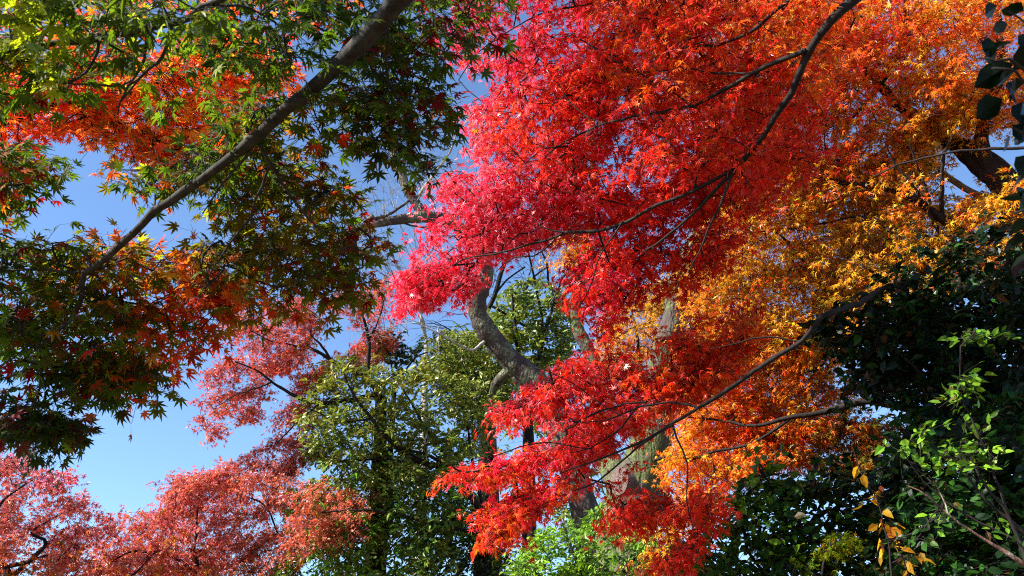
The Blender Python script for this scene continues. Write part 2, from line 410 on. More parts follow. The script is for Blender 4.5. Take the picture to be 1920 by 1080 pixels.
# ------------------------------------------------------------------ the near green maple
NEARER = 0.1; WIDTH = 0.70
a_limb1 = limb([(1010, -330, 2.5, 70), (900, -160, 2.62, 66), (800, -60, 2.7, 62), (740, 0, 2.75, 56), (690, 70, 2.8, 46), (620, 135, 2.85, 38), (560, 185, 2.9, 34), (530, 222, 2.93, 33),
                (500, 255, 2.97, 31), (470, 281, 3.0, 27), (420, 312, 3.05, 23), (360, 352, 3.1, 23), (300, 395, 3.17, 21), (260, 435, 3.22, 18),
                (210, 482, 3.27, 16), (165, 512, 3.32, 14), (158, 550, 3.34, 12), (145, 580, 3.37, 11), (115, 615, 3.4, 8), (70, 655, 3.45, 5), (20, 690, 3.5, 3)])
a_limb2 = limb([(600, -160, 2.5, 26), (500, -70, 2.5, 22), (420, 5, 2.52, 17), (380, 18, 2.54, 17), (330, 45, 2.57, 18), (240, 62, 2.6, 18), (170, 75, 2.64, 17), (100, 85, 2.68, 14), (50, 95, 2.72, 14), (0, 111, 2.76, 13), (-90, 150, 2.8, 10), (-200, 210, 2.9, 6)])
A_l = [a_limb1, a_limb2,
  limb([(168, 508, 3.32, 6), (100, 508, 3.34, 6), (40, 504, 3.36, 5), (-40, 508, 3.4, 3)]),
  limb([(485, 270, 2.98, 12), (505, 300, 3.0, 9), (530, 345, 3.03, 7), (560, 390, 3.06, 6), (600, 430, 3.1, 5), (640, 470, 3.15, 3)]),
  limb([(505, 305, 3.0, 7), (485, 350, 3.02, 7), (465, 405, 3.05, 6), (430, 455, 3.1, 5), (400, 500, 3.14, 4), (385, 540, 3.2, 3)]),
  limb([(470, 285, 3.0, 10), (445, 320, 3.0, 7), (410, 352, 3.02, 5), (380, 400, 3.1, 3)]),
  limb([(190, 73, 2.64, 8), (172, 112, 2.68, 6), (150, 143, 2.72, 6), (115, 153, 2.75, 5), (80, 145, 2.78, 4), (48, 128, 2.8, 3)]),
  limb([(285, 55, 2.6, 7), (275, 110, 2.66, 7), (245, 145, 2.7, 6), (200, 158, 2.75, 5), (135, 158, 2.8, 4)]),
  limb([(318, 50, 2.58, 8), (300, 100, 2.62, 8), (285, 132, 2.68, 7), (240, 165, 2.75, 6), (235, 180, 2.8, 5), (220, 215, 2.9, 4)]),
  limb([(400, 12, 2.54, 7), (450, 10, 2.6, 7), (490, 30, 2.7, 5), (530, 55, 2.8, 4)]),
  limb([(722, 25, 2.8, 8), (726, 80, 2.85, 7), (728, 140, 2.9, 6), (745, 180, 2.95, 5), (770, 230, 3.0, 4), (800, 270, 3.05, 3)]),
  limb([(175, 500, 3.3, 5), (150, 470, 3.34, 4), (100, 460, 3.4, 3)]),
  limb([(235, 100, 2.7, 6), (200, 79, 2.68, 6), (195, 79, 2.7, 5)]) ,
  limb([(0, 690, 3.5, 4), (25, 668, 3.5, 4), (50, 650, 3.5, 4)]),
]
_p0 = a_limb1[0][0]
A_trunk = [(np.array([(1.9, -1.3, -0.2), (1.85, -1.25, 0.8), (1.7, -1.0, 2.0), (1.45, -0.4, 3.1), (0.95, 0.5, 3.75), _p0 + [0.02, 0, 0]]), np.array([.15, .125, .11, .1, .075, a_limb1[1][0]])),
           (np.array([(1.45, -0.4, 3.1), (0.6, 0.2, 3.7), a_limb2[0][0]]), np.array([.07, .05, a_limb2[1][0]]))]
T = -20
A_c = cat_([
  region([(-60, -80), (480, -80), (470, 60), (380, 60), (250, 50), (120, 75), (-60, 90)], 2.6, 0.8, 50),
  region([(-60, 60), (60, 90), (200, 80), (180, 150), (60, 190), (-60, 200)], 2.7, 0.4, 18),
  region([(230, 60), (470, 40), (500, 120), (420, 190), (350, 240), (270, 160)], 2.85, 0.5, 13),
  region([(430, 20), (640, -60), (720, 0), (650, 80), (560, 130), (480, 110)], 2.8, 0.6, 26),
  region([(640, 110), (720, 10), (900, -60), (930, 20), (850, 90), (810, 130), (830, 200), (870, 270), (820, 330), (760, 335), (700, 300), (670, 250), (640, 180)], 3.1, 0.6, 100),
  region([(560, 200), (640, 130), (680, 200), (660, 260), (600, 260)], 3.0, 0.4, 12),
  region([(310, 290), (400, 240), (470, 170), (520, 200), (480, 260), (420, 320), (350, 350)], 3.25, 0.5, 34), region([(260, 330), (330, 330), (330, 370), (280, 370)], 3.3, 0.2, 6), region([(440, 380), (560, 300), (700, 420), (740, 460), (690, 500), (640, 560), (500, 590), (400, 560)], 3.7, 0.4, 40),
  region([(400, 330), (480, 290), (590, 280), (640, 340), (630, 400), (710, 440), (690, 500), (660, 560), (560, 560), (470, 600), (400, 560), (360, 480), (400, 400)], 3.4, 0.6, 112),
  region([(150, 440), (240, 430), (290, 470), (240, 520), (170, 500)], 3.5, 0.4, 13),
  region([(230, 480), (360, 440), (440, 520), (430, 600), (390, 650), (330, 640), (260, 600), (180, 570)], 3.5, 0.4, 60),
  region([(-60, 420), (60, 440), (150, 450), (200, 520), (230, 600), (300, 640), (310, 680), (220, 720), (140, 690), (80, 660), (-60, 640)], 3.6, 0.7, 124, holes=([(95, 610), (150, 600), (150, 690), (110, 680)],)),
  region([(30, 680), (120, 690), (200, 660), (300, 690), (320, 730), (230, 745), (130, 720)], 3.55, 0.3, 36),
  region([(-60, 770), (140, 780), (135, 820), (130, 850), (60, 800), (-60, 790)], 3.5, 0.3, 34),
  region([(-60, 240), (30, 250), (80, 290), (90, 350), (30, 370), (-60, 400)], 3.3, 0.5, 24),
])
# the rest of this crown, out of frame up the slope of the sun: it shades the lower left and the middle of what shows
def toward_sun(poly, D, thick, n, lo, hi):
    c = region(poly, D, thick, n); return c + SUNV * RNG.uniform(lo, hi, (n, 1))
A_s = cat_([
  toward_sun([(-60, 520), (120, 520), (230, 640), (260, 720), (130, 880), (-60, 850)], 3.4, 0.5, 66, 1.0, 2.2),
  toward_sun([(640, 60), (800, -40), (880, 60), (860, 330), (700, 340), (640, 200)], 2.95, 0.5, 62, 0.8, 1.6),
  toward_sun([(430, 420), (660, 420), (700, 540), (480, 590)], 3.2, 0.5, 12, 1.4, 2.2),
  np.stack([RNG.uniform(-1.6, 1.6, 45), RNG.uniform(-1.8, 1.0, 45), RNG.uniform(3.7, 4.7, 45)], -1)])
px_, py_ = unP(A_s); vis = (A_s[:, 1] > 0.3) & (px_ > -60) & (px_ < 1980) & (py_ > -60) & (py_ < 1140)
A_s = A_s[~vis]
A_ctrl = [(40, 60, dict(yg=4, green=2)), (180, 60, dict(yg=2, green=3)), (400, 60, dict(green=5, yg=1)), (620, 60, dict(green=4, dgreen=1, brown=.3)), (780, 80, dict(green=3, dgreen=1, dred=1)),  # yellow-green at the corner partly stands for sun through the leaves
  (780, 280, dict(dgreen=3, green=3, dred=1)), (400, 320, dict(green=5, yg=1, rorange=1)), (290, 320, dict(yg=1, green=3, gold=1, orange=1)), (560, 330, dict(green=3, olive=2, rorange=1)), (520, 430, dict(olive=4, yg=1, green=2, dred=.6)), (650, 500, dict(dred=1.5, green=2, brown=1.5, olive=2)),
  (480, 560, dict(dred=1, olive=3, rorange=1, green=1)), (30, 300, dict(dred=1, green=4, rorange=1)), (100, 480, dict(dred=1, green=4, rorange=1, orange=.7, olive=1)), (40, 600, dict(dred=1.2, green=4, dgreen=1, maroon=.3)), (240, 470, dict(olive=3, orange=3, gold=1, yg=1)), (320, 560, dict(orange=4, gold=3, rorange=2, yg=1)),  # orange and gold patches include some backlight as colour
  (200, 600, dict(green=3, olive=2, yg=1.5, dred=1)), (370, 640, dict(rorange=4, red=1, olive=2, orange=2)), (290, 710, dict(red=2, rorange=2, green=2, olive=1)), (240, 680, dict(yg=2, green=2, orange=1)), (60, 820, dict(maroon=1, dred=1, dgreen=4)), (200, 740, dict(dgreen=3, green=2, dred=1))]
A_all = cat_([A_c, A_s])
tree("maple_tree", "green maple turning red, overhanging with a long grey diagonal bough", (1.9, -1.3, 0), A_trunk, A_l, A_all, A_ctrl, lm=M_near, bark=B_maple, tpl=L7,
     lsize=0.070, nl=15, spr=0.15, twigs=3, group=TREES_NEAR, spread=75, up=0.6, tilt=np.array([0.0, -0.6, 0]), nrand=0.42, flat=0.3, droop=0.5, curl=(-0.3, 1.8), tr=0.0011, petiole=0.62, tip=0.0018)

# ------------------------------------------------------------------ the orange maple behind it, upper left
NEARER = 0.2; WIDTH = 0.9
B_l = [limb([(-120, 260, 5.0, 26), (0, 235, 5.0, 14), (90, 205, 5.0, 10), (170, 190, 5.0, 9), (240, 170, 5.0, 7), (330, 150, 5.1, 5), (420, 140, 5.2, 3)]),
       limb([(170, 190, 5.0, 7), (230, 230, 5.1, 6), (290, 260, 5.2, 5), (350, 290, 5.2, 3)]),
       limb([(90, 205, 5.0, 6), (120, 130, 4.9, 5), (200, 60, 4.9, 4), (300, 10, 5.0, 3)]),
       limb([(420, 140, 5.2, 4), (460, 90, 5.2, 4), (480, 30, 5.2, 4), (520, -10, 5.2, 3)])]
B_tr = [(np.array([(-4.6, 4.4, -0.2), (-4.5, 4.4, 1.5), (-4.2, 4.2, 2.9), B_l[0][0][0]]), np.array([.14, .12, .09, .042]))]
B_c = cat_([region([(120, 40), (300, 100), (420, 60), (520, 90), (500, 160), (470, 220), (400, 270), (330, 260), (260, 280), (170, 200)], 5.1, 1.0, 200),
  region([(-60, 110), (120, 100), (200, 180), (250, 280), (170, 260), (60, 230), (-60, 230)], 5.0, 0.9, 130),
  region([(-60, 230), (60, 240), (70, 290), (30, 340), (-60, 330)], 5.0, 0.5, 15),
  region([(230, 240), (400, 240), (440, 260), (380, 330), (300, 350), (240, 330)], 5.2, 0.6, 52), region([(0, 180), (60, 230), (70, 300), (20, 340), (-60, 300)], 5.2, 0.6, 24), region([(430, 150), (540, 120), (560, 170), (500, 220), (440, 260)], 5.2, .6, 22),
  region([(-60, -60), (700, -60), (600, 60), (450, 60), (200, 60), (-60, 100)], 5.2, 0.9, 60)])
tree("maple_tree", "orange leaved maple filling the gaps behind the green maple", (-4.6, 4.4, 0), B_tr, B_l, B_c,
     [(60, 140, dict(rorange=3, orange=2, red=1)), (60, 230, dict(red=1, rorange=3, orange=2, olive=1)), (200, 240, dict(orange=4, rorange=2, olive=1, gold=1)), (330, 180, dict(orange=4, rorange=1, gold=3)), (440, 160, dict(orange=3, gold=4, rorange=1)), (450, 60, dict(red=2, orange=2)), (100, 30, dict(rorange=2, olive=3)), (290, 290, dict(gold=1, rorange=2, olive=2))],
     lm=M_glow, bark=B_red, tpl=L7, curl=(-0.3, 2.0), lsize=0.062, nl=20, spr=0.18, twigs=4, group=TREES_NEAR, spread=80, tilt=np.array([-0.1, -0.4, 0]), nrand=0.5)

# ------------------------------------------------------------------ the red maple
NEARER = 0.75; WIDTH = 0.74
C_l = [limb([(1900, -260, 5.6, 46), (1700, -110, 5.3, 34), (1612, -5, 5.15, 26), (1572, 28, 5.1, 24), (1540, 62, 5.1, 20), (1515, 98, 5.1, 18), (1490, 150, 5.1, 16), (1450, 216, 5.15, 14), (1410, 275, 5.2, 13), (1370, 325, 5.25, 12), (1330, 368, 5.3, 9), (1290, 403, 5.35, 7), (1250, 440, 5.4, 6), (1205, 472, 5.45, 4)]),
  limb([(1513, 95, 5.1, 12), (1470, 116, 5.15, 11), (1410, 146, 5.2, 10), (1355, 178, 5.25, 9), (1310, 203, 5.3, 8), (1240, 216, 5.4, 7), (1170, 223, 5.5, 6), (1130, 232, 5.6, 5), (1085, 250, 5.7, 4), (1045, 275, 5.8, 3)]),
  limb([(1560, -40, 5.1, 10), (1480, 0, 5.2, 9), (1430, 37, 5.25, 9), (1400, 57, 5.3, 8), (1345, 78, 5.35, 7), (1300, 82, 5.4, 5), (1250, 100, 5.5, 3)]),
  limb([(1375, 320, 5.25, 9), (1300, 358, 5.4, 9), (1230, 382, 5.5, 9), (1170, 412, 5.6, 9), (1115, 434, 5.7, 9), (1060, 437, 5.8, 8), (1020, 455, 5.9, 6), (960, 470, 6.0, 5), (890, 480, 6.1, 4), (850, 497, 6.2, 3)]),
  limb([(1065, 437, 5.8, 5), (1015, 425, 5.85, 4), (995, 400, 5.9, 3)]), limb([(1035, 455, 5.9, 4), (1000, 480, 5.95, 4), (965, 482, 6.0, 3), (930, 510, 6.1, 2)]),
  limb([(1372, 325, 5.25, 7), (1352, 380, 5.2, 6), (1330, 430, 5.2, 5), (1310, 475, 5.2, 4), (1290, 512, 5.2, 3)]),
  limb([(1310, 203, 5.3, 5), (1240, 160, 5.5, 4), (1160, 120, 5.7, 4), (1080, 70, 5.9, 3)]),
  limb([(1130, 232, 5.6, 4), (1085, 205, 5.75, 3), (1040, 150, 5.9, 2.5), (1010, 110, 6, 2)]),
  limb([(1250, -20, 5.8, 5), (1120, 0, 5.8, 5), (1040, 12, 5.85, 5), (1000, 20, 5.9, 4), (960, 45, 6.0, 3), (900, 90, 6.1, 3), (860, 150, 6.2, 2)]),
  limb([(1400, 140, 5.2, 5), (1340, 135, 5.3, 5), (1290, 128, 5.4, 4), (1200, 135, 5.5, 3)]),
  limb([(1170, 412, 5.6, 5), (1130, 470, 5.55, 4), (1110, 530, 5.5, 3), (1085, 575, 5.5, 2.5)]),
  limb([(2150, 470, 9.5, 26), (1900, 480, 9.2, 16), (1760, 512, 8.4, 12), (1690, 535, 7.6, 12), (1640, 556, 6.6, 13), (1595, 577, 5.8, 14), (1543, 600, 5.5, 13), (1508, 642, 5.5, 12), (1440, 682, 5.5, 11), (1370, 730, 5.5, 10), (1310, 766, 5.5, 9), (1262, 797, 5.5, 8), (1200, 832, 5.55, 7), (1150, 852, 5.6, 5), (1095, 870, 5.65, 4), (1050, 888, 5.7, 3)]),
  limb([(1262, 797, 5.5, 6), (1215, 825, 5.45, 5), (1165, 862, 5.4, 5), (1120, 898, 5.4, 4), (1075, 920, 5.4, 3)]),
  limb([(1310, 766, 5.5, 6), (1250, 757, 5.6, 5), (1200, 762, 5.65, 5), (1160, 778, 5.7, 4), (1115, 792, 5.7, 3), (1075, 790, 5.75, 2)]),
  limb([(1200, 762, 5.65, 4), (1160, 810, 5.6, 4), (1110, 840, 5.6, 3), (1060, 850, 5.6, 2)]),
  limb([(1160, 778, 5.7, 3), (1090, 730, 5.8, 3), (1030, 700, 5.9, 2.5), (990, 690, 6, 2)]),
  limb([(1110, 840, 5.6, 3), (1010, 830, 5.7, 3), (920, 860, 5.9, 2.5), (850, 875, 6, 2)]),
  limb([(1262, 797, 5.5, 5), (1290, 870, 5.4, 4), (1290, 940, 5.3, 3), (1310, 1010, 5.3, 2)]),
  limb([(1508, 642, 5.5, 5), (1440, 630, 5.5, 4), (1380, 640, 5.5, 3), (1330, 655, 5.5, 2)]),
]
C_tr = [(np.array([(5.6, 5.2, -0.2), (5.5, 5.2, 1.5), (5.1, 5.0, 3.2), (4.5, 4.6, 5.0), (3.9, 4.2, 6.0), C_l[0][0][0]]), np.array([.2, .17, .14, .11, .09, C_l[0][1][0]])),
        (np.array([(5.1, 5.0, 3.2), C_l[12][0][0]]), np.array([.08, C_l[12][1][0]]))]
C_c = cat_([
  region([(880, -60), (1150, -60), (1160, 60), (1150, 200), (1130, 320), (1060, 350), (940, 330), (860, 260), (880, 180), (960, 150), (880, 130), (830, 100), (830, 60)], 5.9, 1.3, 250),
  region([(745, 520), (800, 490), (860, 530), (770, 590)], 6.0, 0.4, 34),
  region([(960, 150), (1150, 100), (1300, 200), (1400, 280), (1330, 370), (1200, 400), (1060, 350), (900, 290), (870, 210)], 5.7, 1.4, 270),
  region([(850, 330), (940, 310), (1080, 350), (1180, 360), (1200, 400), (1100, 440), (1040, 450), (960, 470), (890, 500), (890, 560), (850, 560), (790, 530), (760, 590), (740, 540), (790, 480), (800, 400), (810, 370)], 6.0, 1.0, 330),
  region([(1090, -60), (1720, -60), (1600, 60), (1560, 160), (1500, 280), (1400, 360), (1290, 330), (1180, 220), (1090, 100)], 5.25, 1.6, 460),
  region([(1180, 380), (1290, 340), (1370, 360), (1340, 440), (1310, 500), (1250, 480), (1190, 500), (1140, 560), (1090, 560), (1080, 500), (1130, 440)], 5.5, 0.8, 130),
  region([(1370, 330), (1440, 300), (1500, 240), (1530, 280), (1500, 350), (1400, 400), (1370, 480), (1330, 520), (1320, 440)], 5.5, 0.8, 50),
  # lower bough: flat fingers of foliage reaching left and down
  region([(905, 785), (1000, 725), (1080, 680), (1130, 690), (1100, 740), (1010, 785), (930, 790)], 5.9, 0.7, 74),
  region([(835, 885), (930, 868), (1040, 830), (1160, 770), (1220, 790), (1130, 850), (1030, 885), (900, 900)], 5.6, 0.6, 120),
  region([(865, 975), (960, 930), (1060, 900), (1110, 895), (1040, 940), (970, 985), (940, 1025), (915, 985)], 5.5, 0.5, 74),
  region([(1010, 720), (1100, 650), (1200, 660), (1250, 720), (1180, 790), (1060, 810), (990, 790)], 5.5, 0.6, 60),
  region([(1130, 700), (1240, 690), (1320, 640), (1380, 650), (1350, 710), (1270, 780), (1170, 770), (1090, 790)], 5.8, 0.9, 110),
  region([(1060, 500), (1110, 470), (1190, 480), (1210, 540), (1160, 580), (1130, 640), (1100, 610), (1070, 570)], 5.6, 0.6, 62),
  region([(1190, 470), (1340, 470), (1330, 540), (1240, 560), (1190, 530)], 5.5, 0.5, 26), region([(1130, 880), (1230, 830), (1260, 900), (1210, 960), (1130, 950)], 5.4, 0.5, 6),
  region([(1140, 935), (1200, 950), (1290, 940), (1340, 930), (1350, 960), (1290, 970), (1200, 980), (1130, 985)], 5.4, 0.5, 55),
  region([(1320, 970), (1350, 960), (1320, 1010), (1270, 1080), (1250, 1110), (1230, 1060), (1280, 1010)], 5.3, 0.3, 22),
  region([(1230, 640), (1310, 590), (1400, 560), (1420, 620), (1380, 700), (1300, 740), (1240, 720)], 5.6, 0.6, 60),
])
C_hi = toward_sun([(1560, 500), (1960, 420), (1960, 1100), (1600, 1100), (1540, 800)], 5.2, 1.4, 230, 1.8, 3.4)  # sprays added sunward to shade the dark right side
px_, py_ = unP(C_hi); C_hi = C_hi[(py_ < 330) & ((px_ > 1150) | (py_ < -60))]
C_up = toward_sun([(1180, 60), (1560, 20), (1560, 200), (1450, 340), (1280, 360), (1180, 260)], 5.1, 1.0, 150, 0.7, 2.4)  # extra sprays added sunward so the upper crown falls in shade
px_, py_ = unP(C_up); C_up = C_up[(py_ < -20) | ((px_ > 960) & (px_ < 1500) & (py_ < 250))]
C_all = cat_([C_c, C_hi, C_up])
C_ctrl = [(900, 80, dict(crimson=4, pink=1)), (1000, 60, dict(red=3, crimson=2, rorange=1)), (1050, 250, dict(red=4, rorange=2, orange=.6)), (860, 420, dict(crimson=4, pink=4)), (990, 410, dict(pink=3, crimson=3)), (780, 540, dict(crimson=4, pink=1)),  # pink added where leaf tops shine; the gloss is in the colour
  (1150, 330, dict(red=5, crimson=2)), (1250, 60, dict(red=2, rorange=3, orange=3)), (1350, 180, dict(rorange=3, dred=1.5, orange=2, red=2)), (1560, 40, dict(rorange=3, orange=4, gold=1, dred=1)), (1100, 520, dict(red=5, crimson=3)), (1280, 430, dict(red=4, crimson=1)), (1450, 320, dict(red=3, rorange=3)),
  (1000, 730, dict(crimson=2, red=3, rorange=2, pink=1)), (1100, 800, dict(crimson=3, red=3, pink=2, rorange=1)), (1250, 720, dict(rorange=4, red=2, orange=2)), (1350, 640, dict(rorange=3, red=2, orange=3)), (870, 880, dict(crimson=3, red=3, rorange=1)), (970, 950, dict(crimson=4, red=2, orange=1)), (900, 960, dict(rorange=3, orange=2, red=1)), (1230, 960, dict(red=3, rorange=3, orange=1)), (1290, 1040, dict(red=3, rorange=2))]
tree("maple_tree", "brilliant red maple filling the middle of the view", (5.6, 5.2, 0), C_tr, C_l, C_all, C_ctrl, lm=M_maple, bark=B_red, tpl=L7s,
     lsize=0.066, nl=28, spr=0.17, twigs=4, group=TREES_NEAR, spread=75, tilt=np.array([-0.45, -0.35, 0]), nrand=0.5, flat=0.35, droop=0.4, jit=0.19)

# ------------------------------------------------------------------ the orange and gold maple on the right
NEARER = 0.5; WIDTH = 0.82
D_l = [limb([(1985, 520, 8.2, 66), (1930, 420, 8.2, 60), (1880, 345, 8.2, 56), (1835, 305, 8.3, 50), (1790, 272, 8.4, 38), (1730, 235, 8.5, 26), (1660, 180, 8.6, 20), (1600, 100, 8.7, 18), (1560, 20, 8.8, 14)]),
  limb([(1850, 315, 8.2, 30), (1838, 262, 8.2, 26), (1850, 215, 8.3, 22), (1872, 160, 8.3, 18), (1880, 80, 8.4, 14), (1870, -20, 8.5, 10)]),
  limb([(1905, 385, 8.1, 26), (1850, 450, 8.0, 24), (1800, 440, 7.95, 22), (1765, 415, 7.9, 20), (1735, 395, 7.9, 18), (1700, 372, 7.9, 18), (1660, 358, 7.9, 16), (1610, 350, 7.9, 12), (1540, 338, 8.0, 8), (1460, 330, 8.1, 5)]),
  limb([(1960, 500, 7.9, 24), (1880, 478, 7.8, 20), (1830, 470, 7.8, 16), (1780, 456, 7.8, 13), (1735, 478, 7.8, 11), (1690, 488, 7.8, 9), (1640, 510, 7.9, 7), (1560, 520, 8.0, 5)]),
  limb([(1770, 450, 7.9, 10), (1740, 400, 7.85, 8), (1715, 350, 7.8, 6), (1680, 310, 7.8, 4), (1660, 270, 7.8, 3)]),
  limb([(1768, 400, 7.9, 9), (1768, 340, 7.8, 8), (1772, 290, 7.8, 6), (1790, 250, 7.8, 4)]),
  limb([(1745, 390, 7.85, 6), (1722, 320, 7.8, 5), (1705, 270, 7.8, 3)]),
  limb([(1930, 275, 7.4, 6), (1840, 278, 7.4, 6), (1780, 285, 7.4, 5), (1700, 305, 7.5, 4), (1640, 330, 7.6, 3)], ),
  limb([(1990, 790, 8.2, 30), (1800, 790, 8.0, 24), (1690, 768, 7.8, 19), (1640, 757, 7.8, 16), (1590, 765, 7.8, 15), (1540, 776, 7.8, 13), (1480, 783, 7.8, 10), (1420, 800, 7.8, 8), (1370, 790, 7.9, 6), (1290, 782, 8.0, 4)]),
  limb([(1480, 783, 7.8, 7), (1440, 815, 7.8, 7), (1400, 835, 7.8, 6), (1345, 845, 7.8, 6), (1300, 857, 7.8, 8), (1268, 852, 7.8, 8), (1225, 864, 7.8, 6)], 1.0) ,
  limb([(1640, 600, 8.2, 10), (1560, 560, 8.3, 9), (1500, 480, 8.4, 7), (1440, 420, 8.5, 5)]),
  limb([(1625, 410, 7.9, 6), (1600, 405, 7.9, 6), (1540, 420, 8.0, 5), (1470, 430, 8.1, 4), (1380, 440, 8.3, 3)]),
  limb([(1600, 302, 8, 5), (1555, 300, 8, 5), (1500, 295, 8, 5), (1420, 285, 8.1, 4)]),
  limb([(1700, -30, 8.4, 12), (1690, 80, 8.5, 10), (1650, 160, 8.6, 8), (1600, 220, 8.5, 5)]),
  limb([(1500, 660, 8.4, 12), (1400, 560, 8.6, 9), (1340, 500, 8.8, 6)]),
]
D_tr = [(np.array([(5.1, 7.0, -0.2), (5.1, 7.0, 1.6), (5.05, 6.95, 3.0), D_l[0][0][0]]), np.array([.26, .22, .19, D_l[0][1][0]])),
        (np.array([(5.1, 7.0, 1.6), D_l[8][0][0]]), np.array([.12, D_l[8][1][0]])),
        (np.array([(4.9, 6.8, 2.6), P(1700, 700, 8.3), D_l[14][0][0]]), np.array([.09, .05, D_l[14][1][0]])),
        (np.array([(5.05, 6.95, 3.0), P(1780, 620, 8.2), D_l[10][0][0]]), np.array([.08, .05, D_l[10][1][0]]))]
D_l.append(limb([(1870, 380, 8.4, 16), (1810, 352, 8.5, 14), (1765, 325, 8.6, 12), (1730, 305, 8.7, 9), (1700, 296, 8.7, 6)]) + (B_grey,))
D_c = cat_([
  region([(1180, -60), (1960, -60), (1900, 60), (1840, 160), (1850, 200), (1780, 270), (1640, 330), (1500, 340), (1350, 300), (1250, 200)], 8.3, 2.0, 900, holes=([(1800, 110), (1850, 60), (1850, 130)],)),
  region([(1350, 290), (1640, 300), (1720, 300), (1690, 350), (1740, 430), (1700, 500), (1620, 560), (1560, 620), (1480, 640), (1320, 560), (1310, 450)], 8.2, 2.0, 640),
  region([(1290, 600), (1500, 600), (1600, 580), (1560, 700), (1600, 760), (1560, 800), (1430, 860), (1270, 830), (1270, 700)], 8.2, 1.6, 430),
  region([(1280, 480), (1350, 470), (1350, 660), (1290, 640)], 8.0, 0.8, 50),
  region([(1250, 830), (1420, 840), (1470, 850), (1400, 900), (1350, 950), (1280, 960), (1240, 900)], 7.6, 0.8, 90),
  region([(1780, 400), (1850, 350), (1920, 330), (1930, 370), (1850, 400), (1800, 430), (1750, 520), (1700, 560), (1690, 520), (1740, 430)], 7.6, 0.6, 75),
  region([(1180, 940), (1290, 960), (1330, 1000), (1270, 1080), (1240, 1100), (1200, 1050), (1230, 980)], 7.2, 0.5, 18),
  region([(1700, 240), (1790, 230), (1850, 180), (1940, 60), (1960, 250), (1830, 265), (1800, 300), (1720, 320)], 8.0, 1.0, 75), region([(1950, -80), (2350, -80), (2350, 420), (1950, 380)], 8.2, 1.8, 110), region([(1680, 300), (1740, 330), (1780, 390), (1760, 440), (1700, 430)], 8.2, 1.0, 30), region([(1560, 500), (1700, 480), (1800, 480), (1860, 440), (1960, 400), (1960, 470), (1800, 540), (1680, 600), (1600, 640), (1560, 600)], 7.4, 0.8, 75),
  region([(1040, 440), (1110, 440), (1110, 480), (1070, 500), (1035, 480)], 8.5, 0.5, 18),
  region([(1440, 780), (1680, 800), (1620, 900), (1480, 870)], 8.0, 1.2, 120),
])
tree("maple_tree", "orange and gold maple with a bare brown trunk fork on the right", (5.1, 7.0, 0), D_tr, D_l, D_c,
     [(1250, 40, dict(orange=3, rorange=2)), (1450, 60, dict(orange=3, rorange=2, gold=2)), (1650, 120, dict(orange=3, gold=4, rorange=1)), (1620, 80, dict(red=2, orange=1)), (1800, 100, dict(orange=4, rorange=1, gold=3, brown=1)), (1620, 230, dict(gold=4, orange=2, olive=1, rorange=2)), (1750, 230, dict(brown=1, gold=4, orange=2)), (1450, 250, dict(red=3, rorange=2, orange=1)), (1560, 250, dict(red=1.5, orange=2, gold=2)),
      (1480, 400, dict(gold=4, orange=2, rorange=1.5, olive=1)), (1400, 480, dict(gold=4, orange=1, rorange=1, olive=1)), (1450, 560, dict(gold=4, olive=2, orange=1, rorange=.7)), (1560, 520, dict(gold=4, olive=1.5, brown=1)), (1640, 440, dict(gold=3, olive=1, orange=1, brown=.6)), (1850, 370, dict(gold=4, orange=1, yellow=1)), (1780, 420, dict(orange=2, gold=3, olive=1)), (1330, 600, dict(orange=2, brown=2, gold=2, rorange=1)), (1500, 700, dict(orange=3, gold=3, rorange=2, brown=1)),
      (1440, 780, dict(orange=3, gold=1, rorange=2)), (1320, 850, dict(orange=3, gold=2, rorange=1)), (1380, 900, dict(gold=2, orange=2, rorange=2)), (1260, 1020, dict(gold=2, brown=2, orange=1)), (1550, 830, dict(brown=2, orange=1, olive=2))],
     lm=M_maple, bark=B_brown, branch_bark=B_dark, tpl=L5, lsize=0.062, nl=72, jit=0.24, spr=0.25, twigs=5, group=TREES_NEAR, spread=70, tilt=np.array([-0.45, -0.35, 0]), nrand=0.5, flat=0.4, rough=0.03)

# ------------------------------------------------------------------ the tall trees with mossy trunks
NEARER = 0.0; WIDTH = 1.0
def bare_twigs(centres_px, D, n, thick, seeds, tip=0.0035):
    pass

WIDTH = 0.74
E_l1 = limb([(1000, 716, 13, 66), (972, 690, 13, 64), (945, 662, 13, 60), (917, 625, 13, 54), (900, 597, 13, 50), (893, 572, 13, 50), (900, 545, 13, 46), (910, 520, 13, 42), (910, 490, 13, 38), (898, 462, 13, 34), (870, 432, 13, 32), (835, 412, 13, 30), (800, 408, 12.9, 30), (770, 409, 12.8, 27), (735, 414, 12.7, 24), (712, 420, 12.6, 20), (692, 424, 12.5, 14), (684, 420, 12.5, 9)])
E_l2 = limb([(812, 415, 12.9, 26), (792, 396, 12.9, 25), (775, 372, 13, 25), (762, 345, 13.1, 24), (752, 318, 13.2, 22), (742, 290, 13.3, 20), (738, 260, 13.4, 18), (728, 200, 13.6, 15), (700, 120, 13.8, 11), (690, 20, 14, 7)])
E_l3 = limb([(700, 404, 12.6, 11), (688, 414, 12.55, 12), (700, 410, 12.6, 10), (730, 402, 12.7, 8), (760, 380, 12.9, 6), (768, 372, 13, 5)])
E_l4 = limb([(782, 372, 13, 10), (800, 345, 12.9, 8), (815, 325, 12.8, 7), (840, 290, 12.8, 5), (860, 240, 12.8, 3)], ) + (B_grey,)
E_l5 = limb([(815, 428, 13, 6), (780, 425, 12.9, 5), (755, 418, 12.8, 5)])
E_l6 = limb([(960, 690, 13, 30), (935, 715, 13.1, 24), (925, 745, 13.2, 22), (922, 790, 13.3, 22), (925, 850, 13.3, 24)])
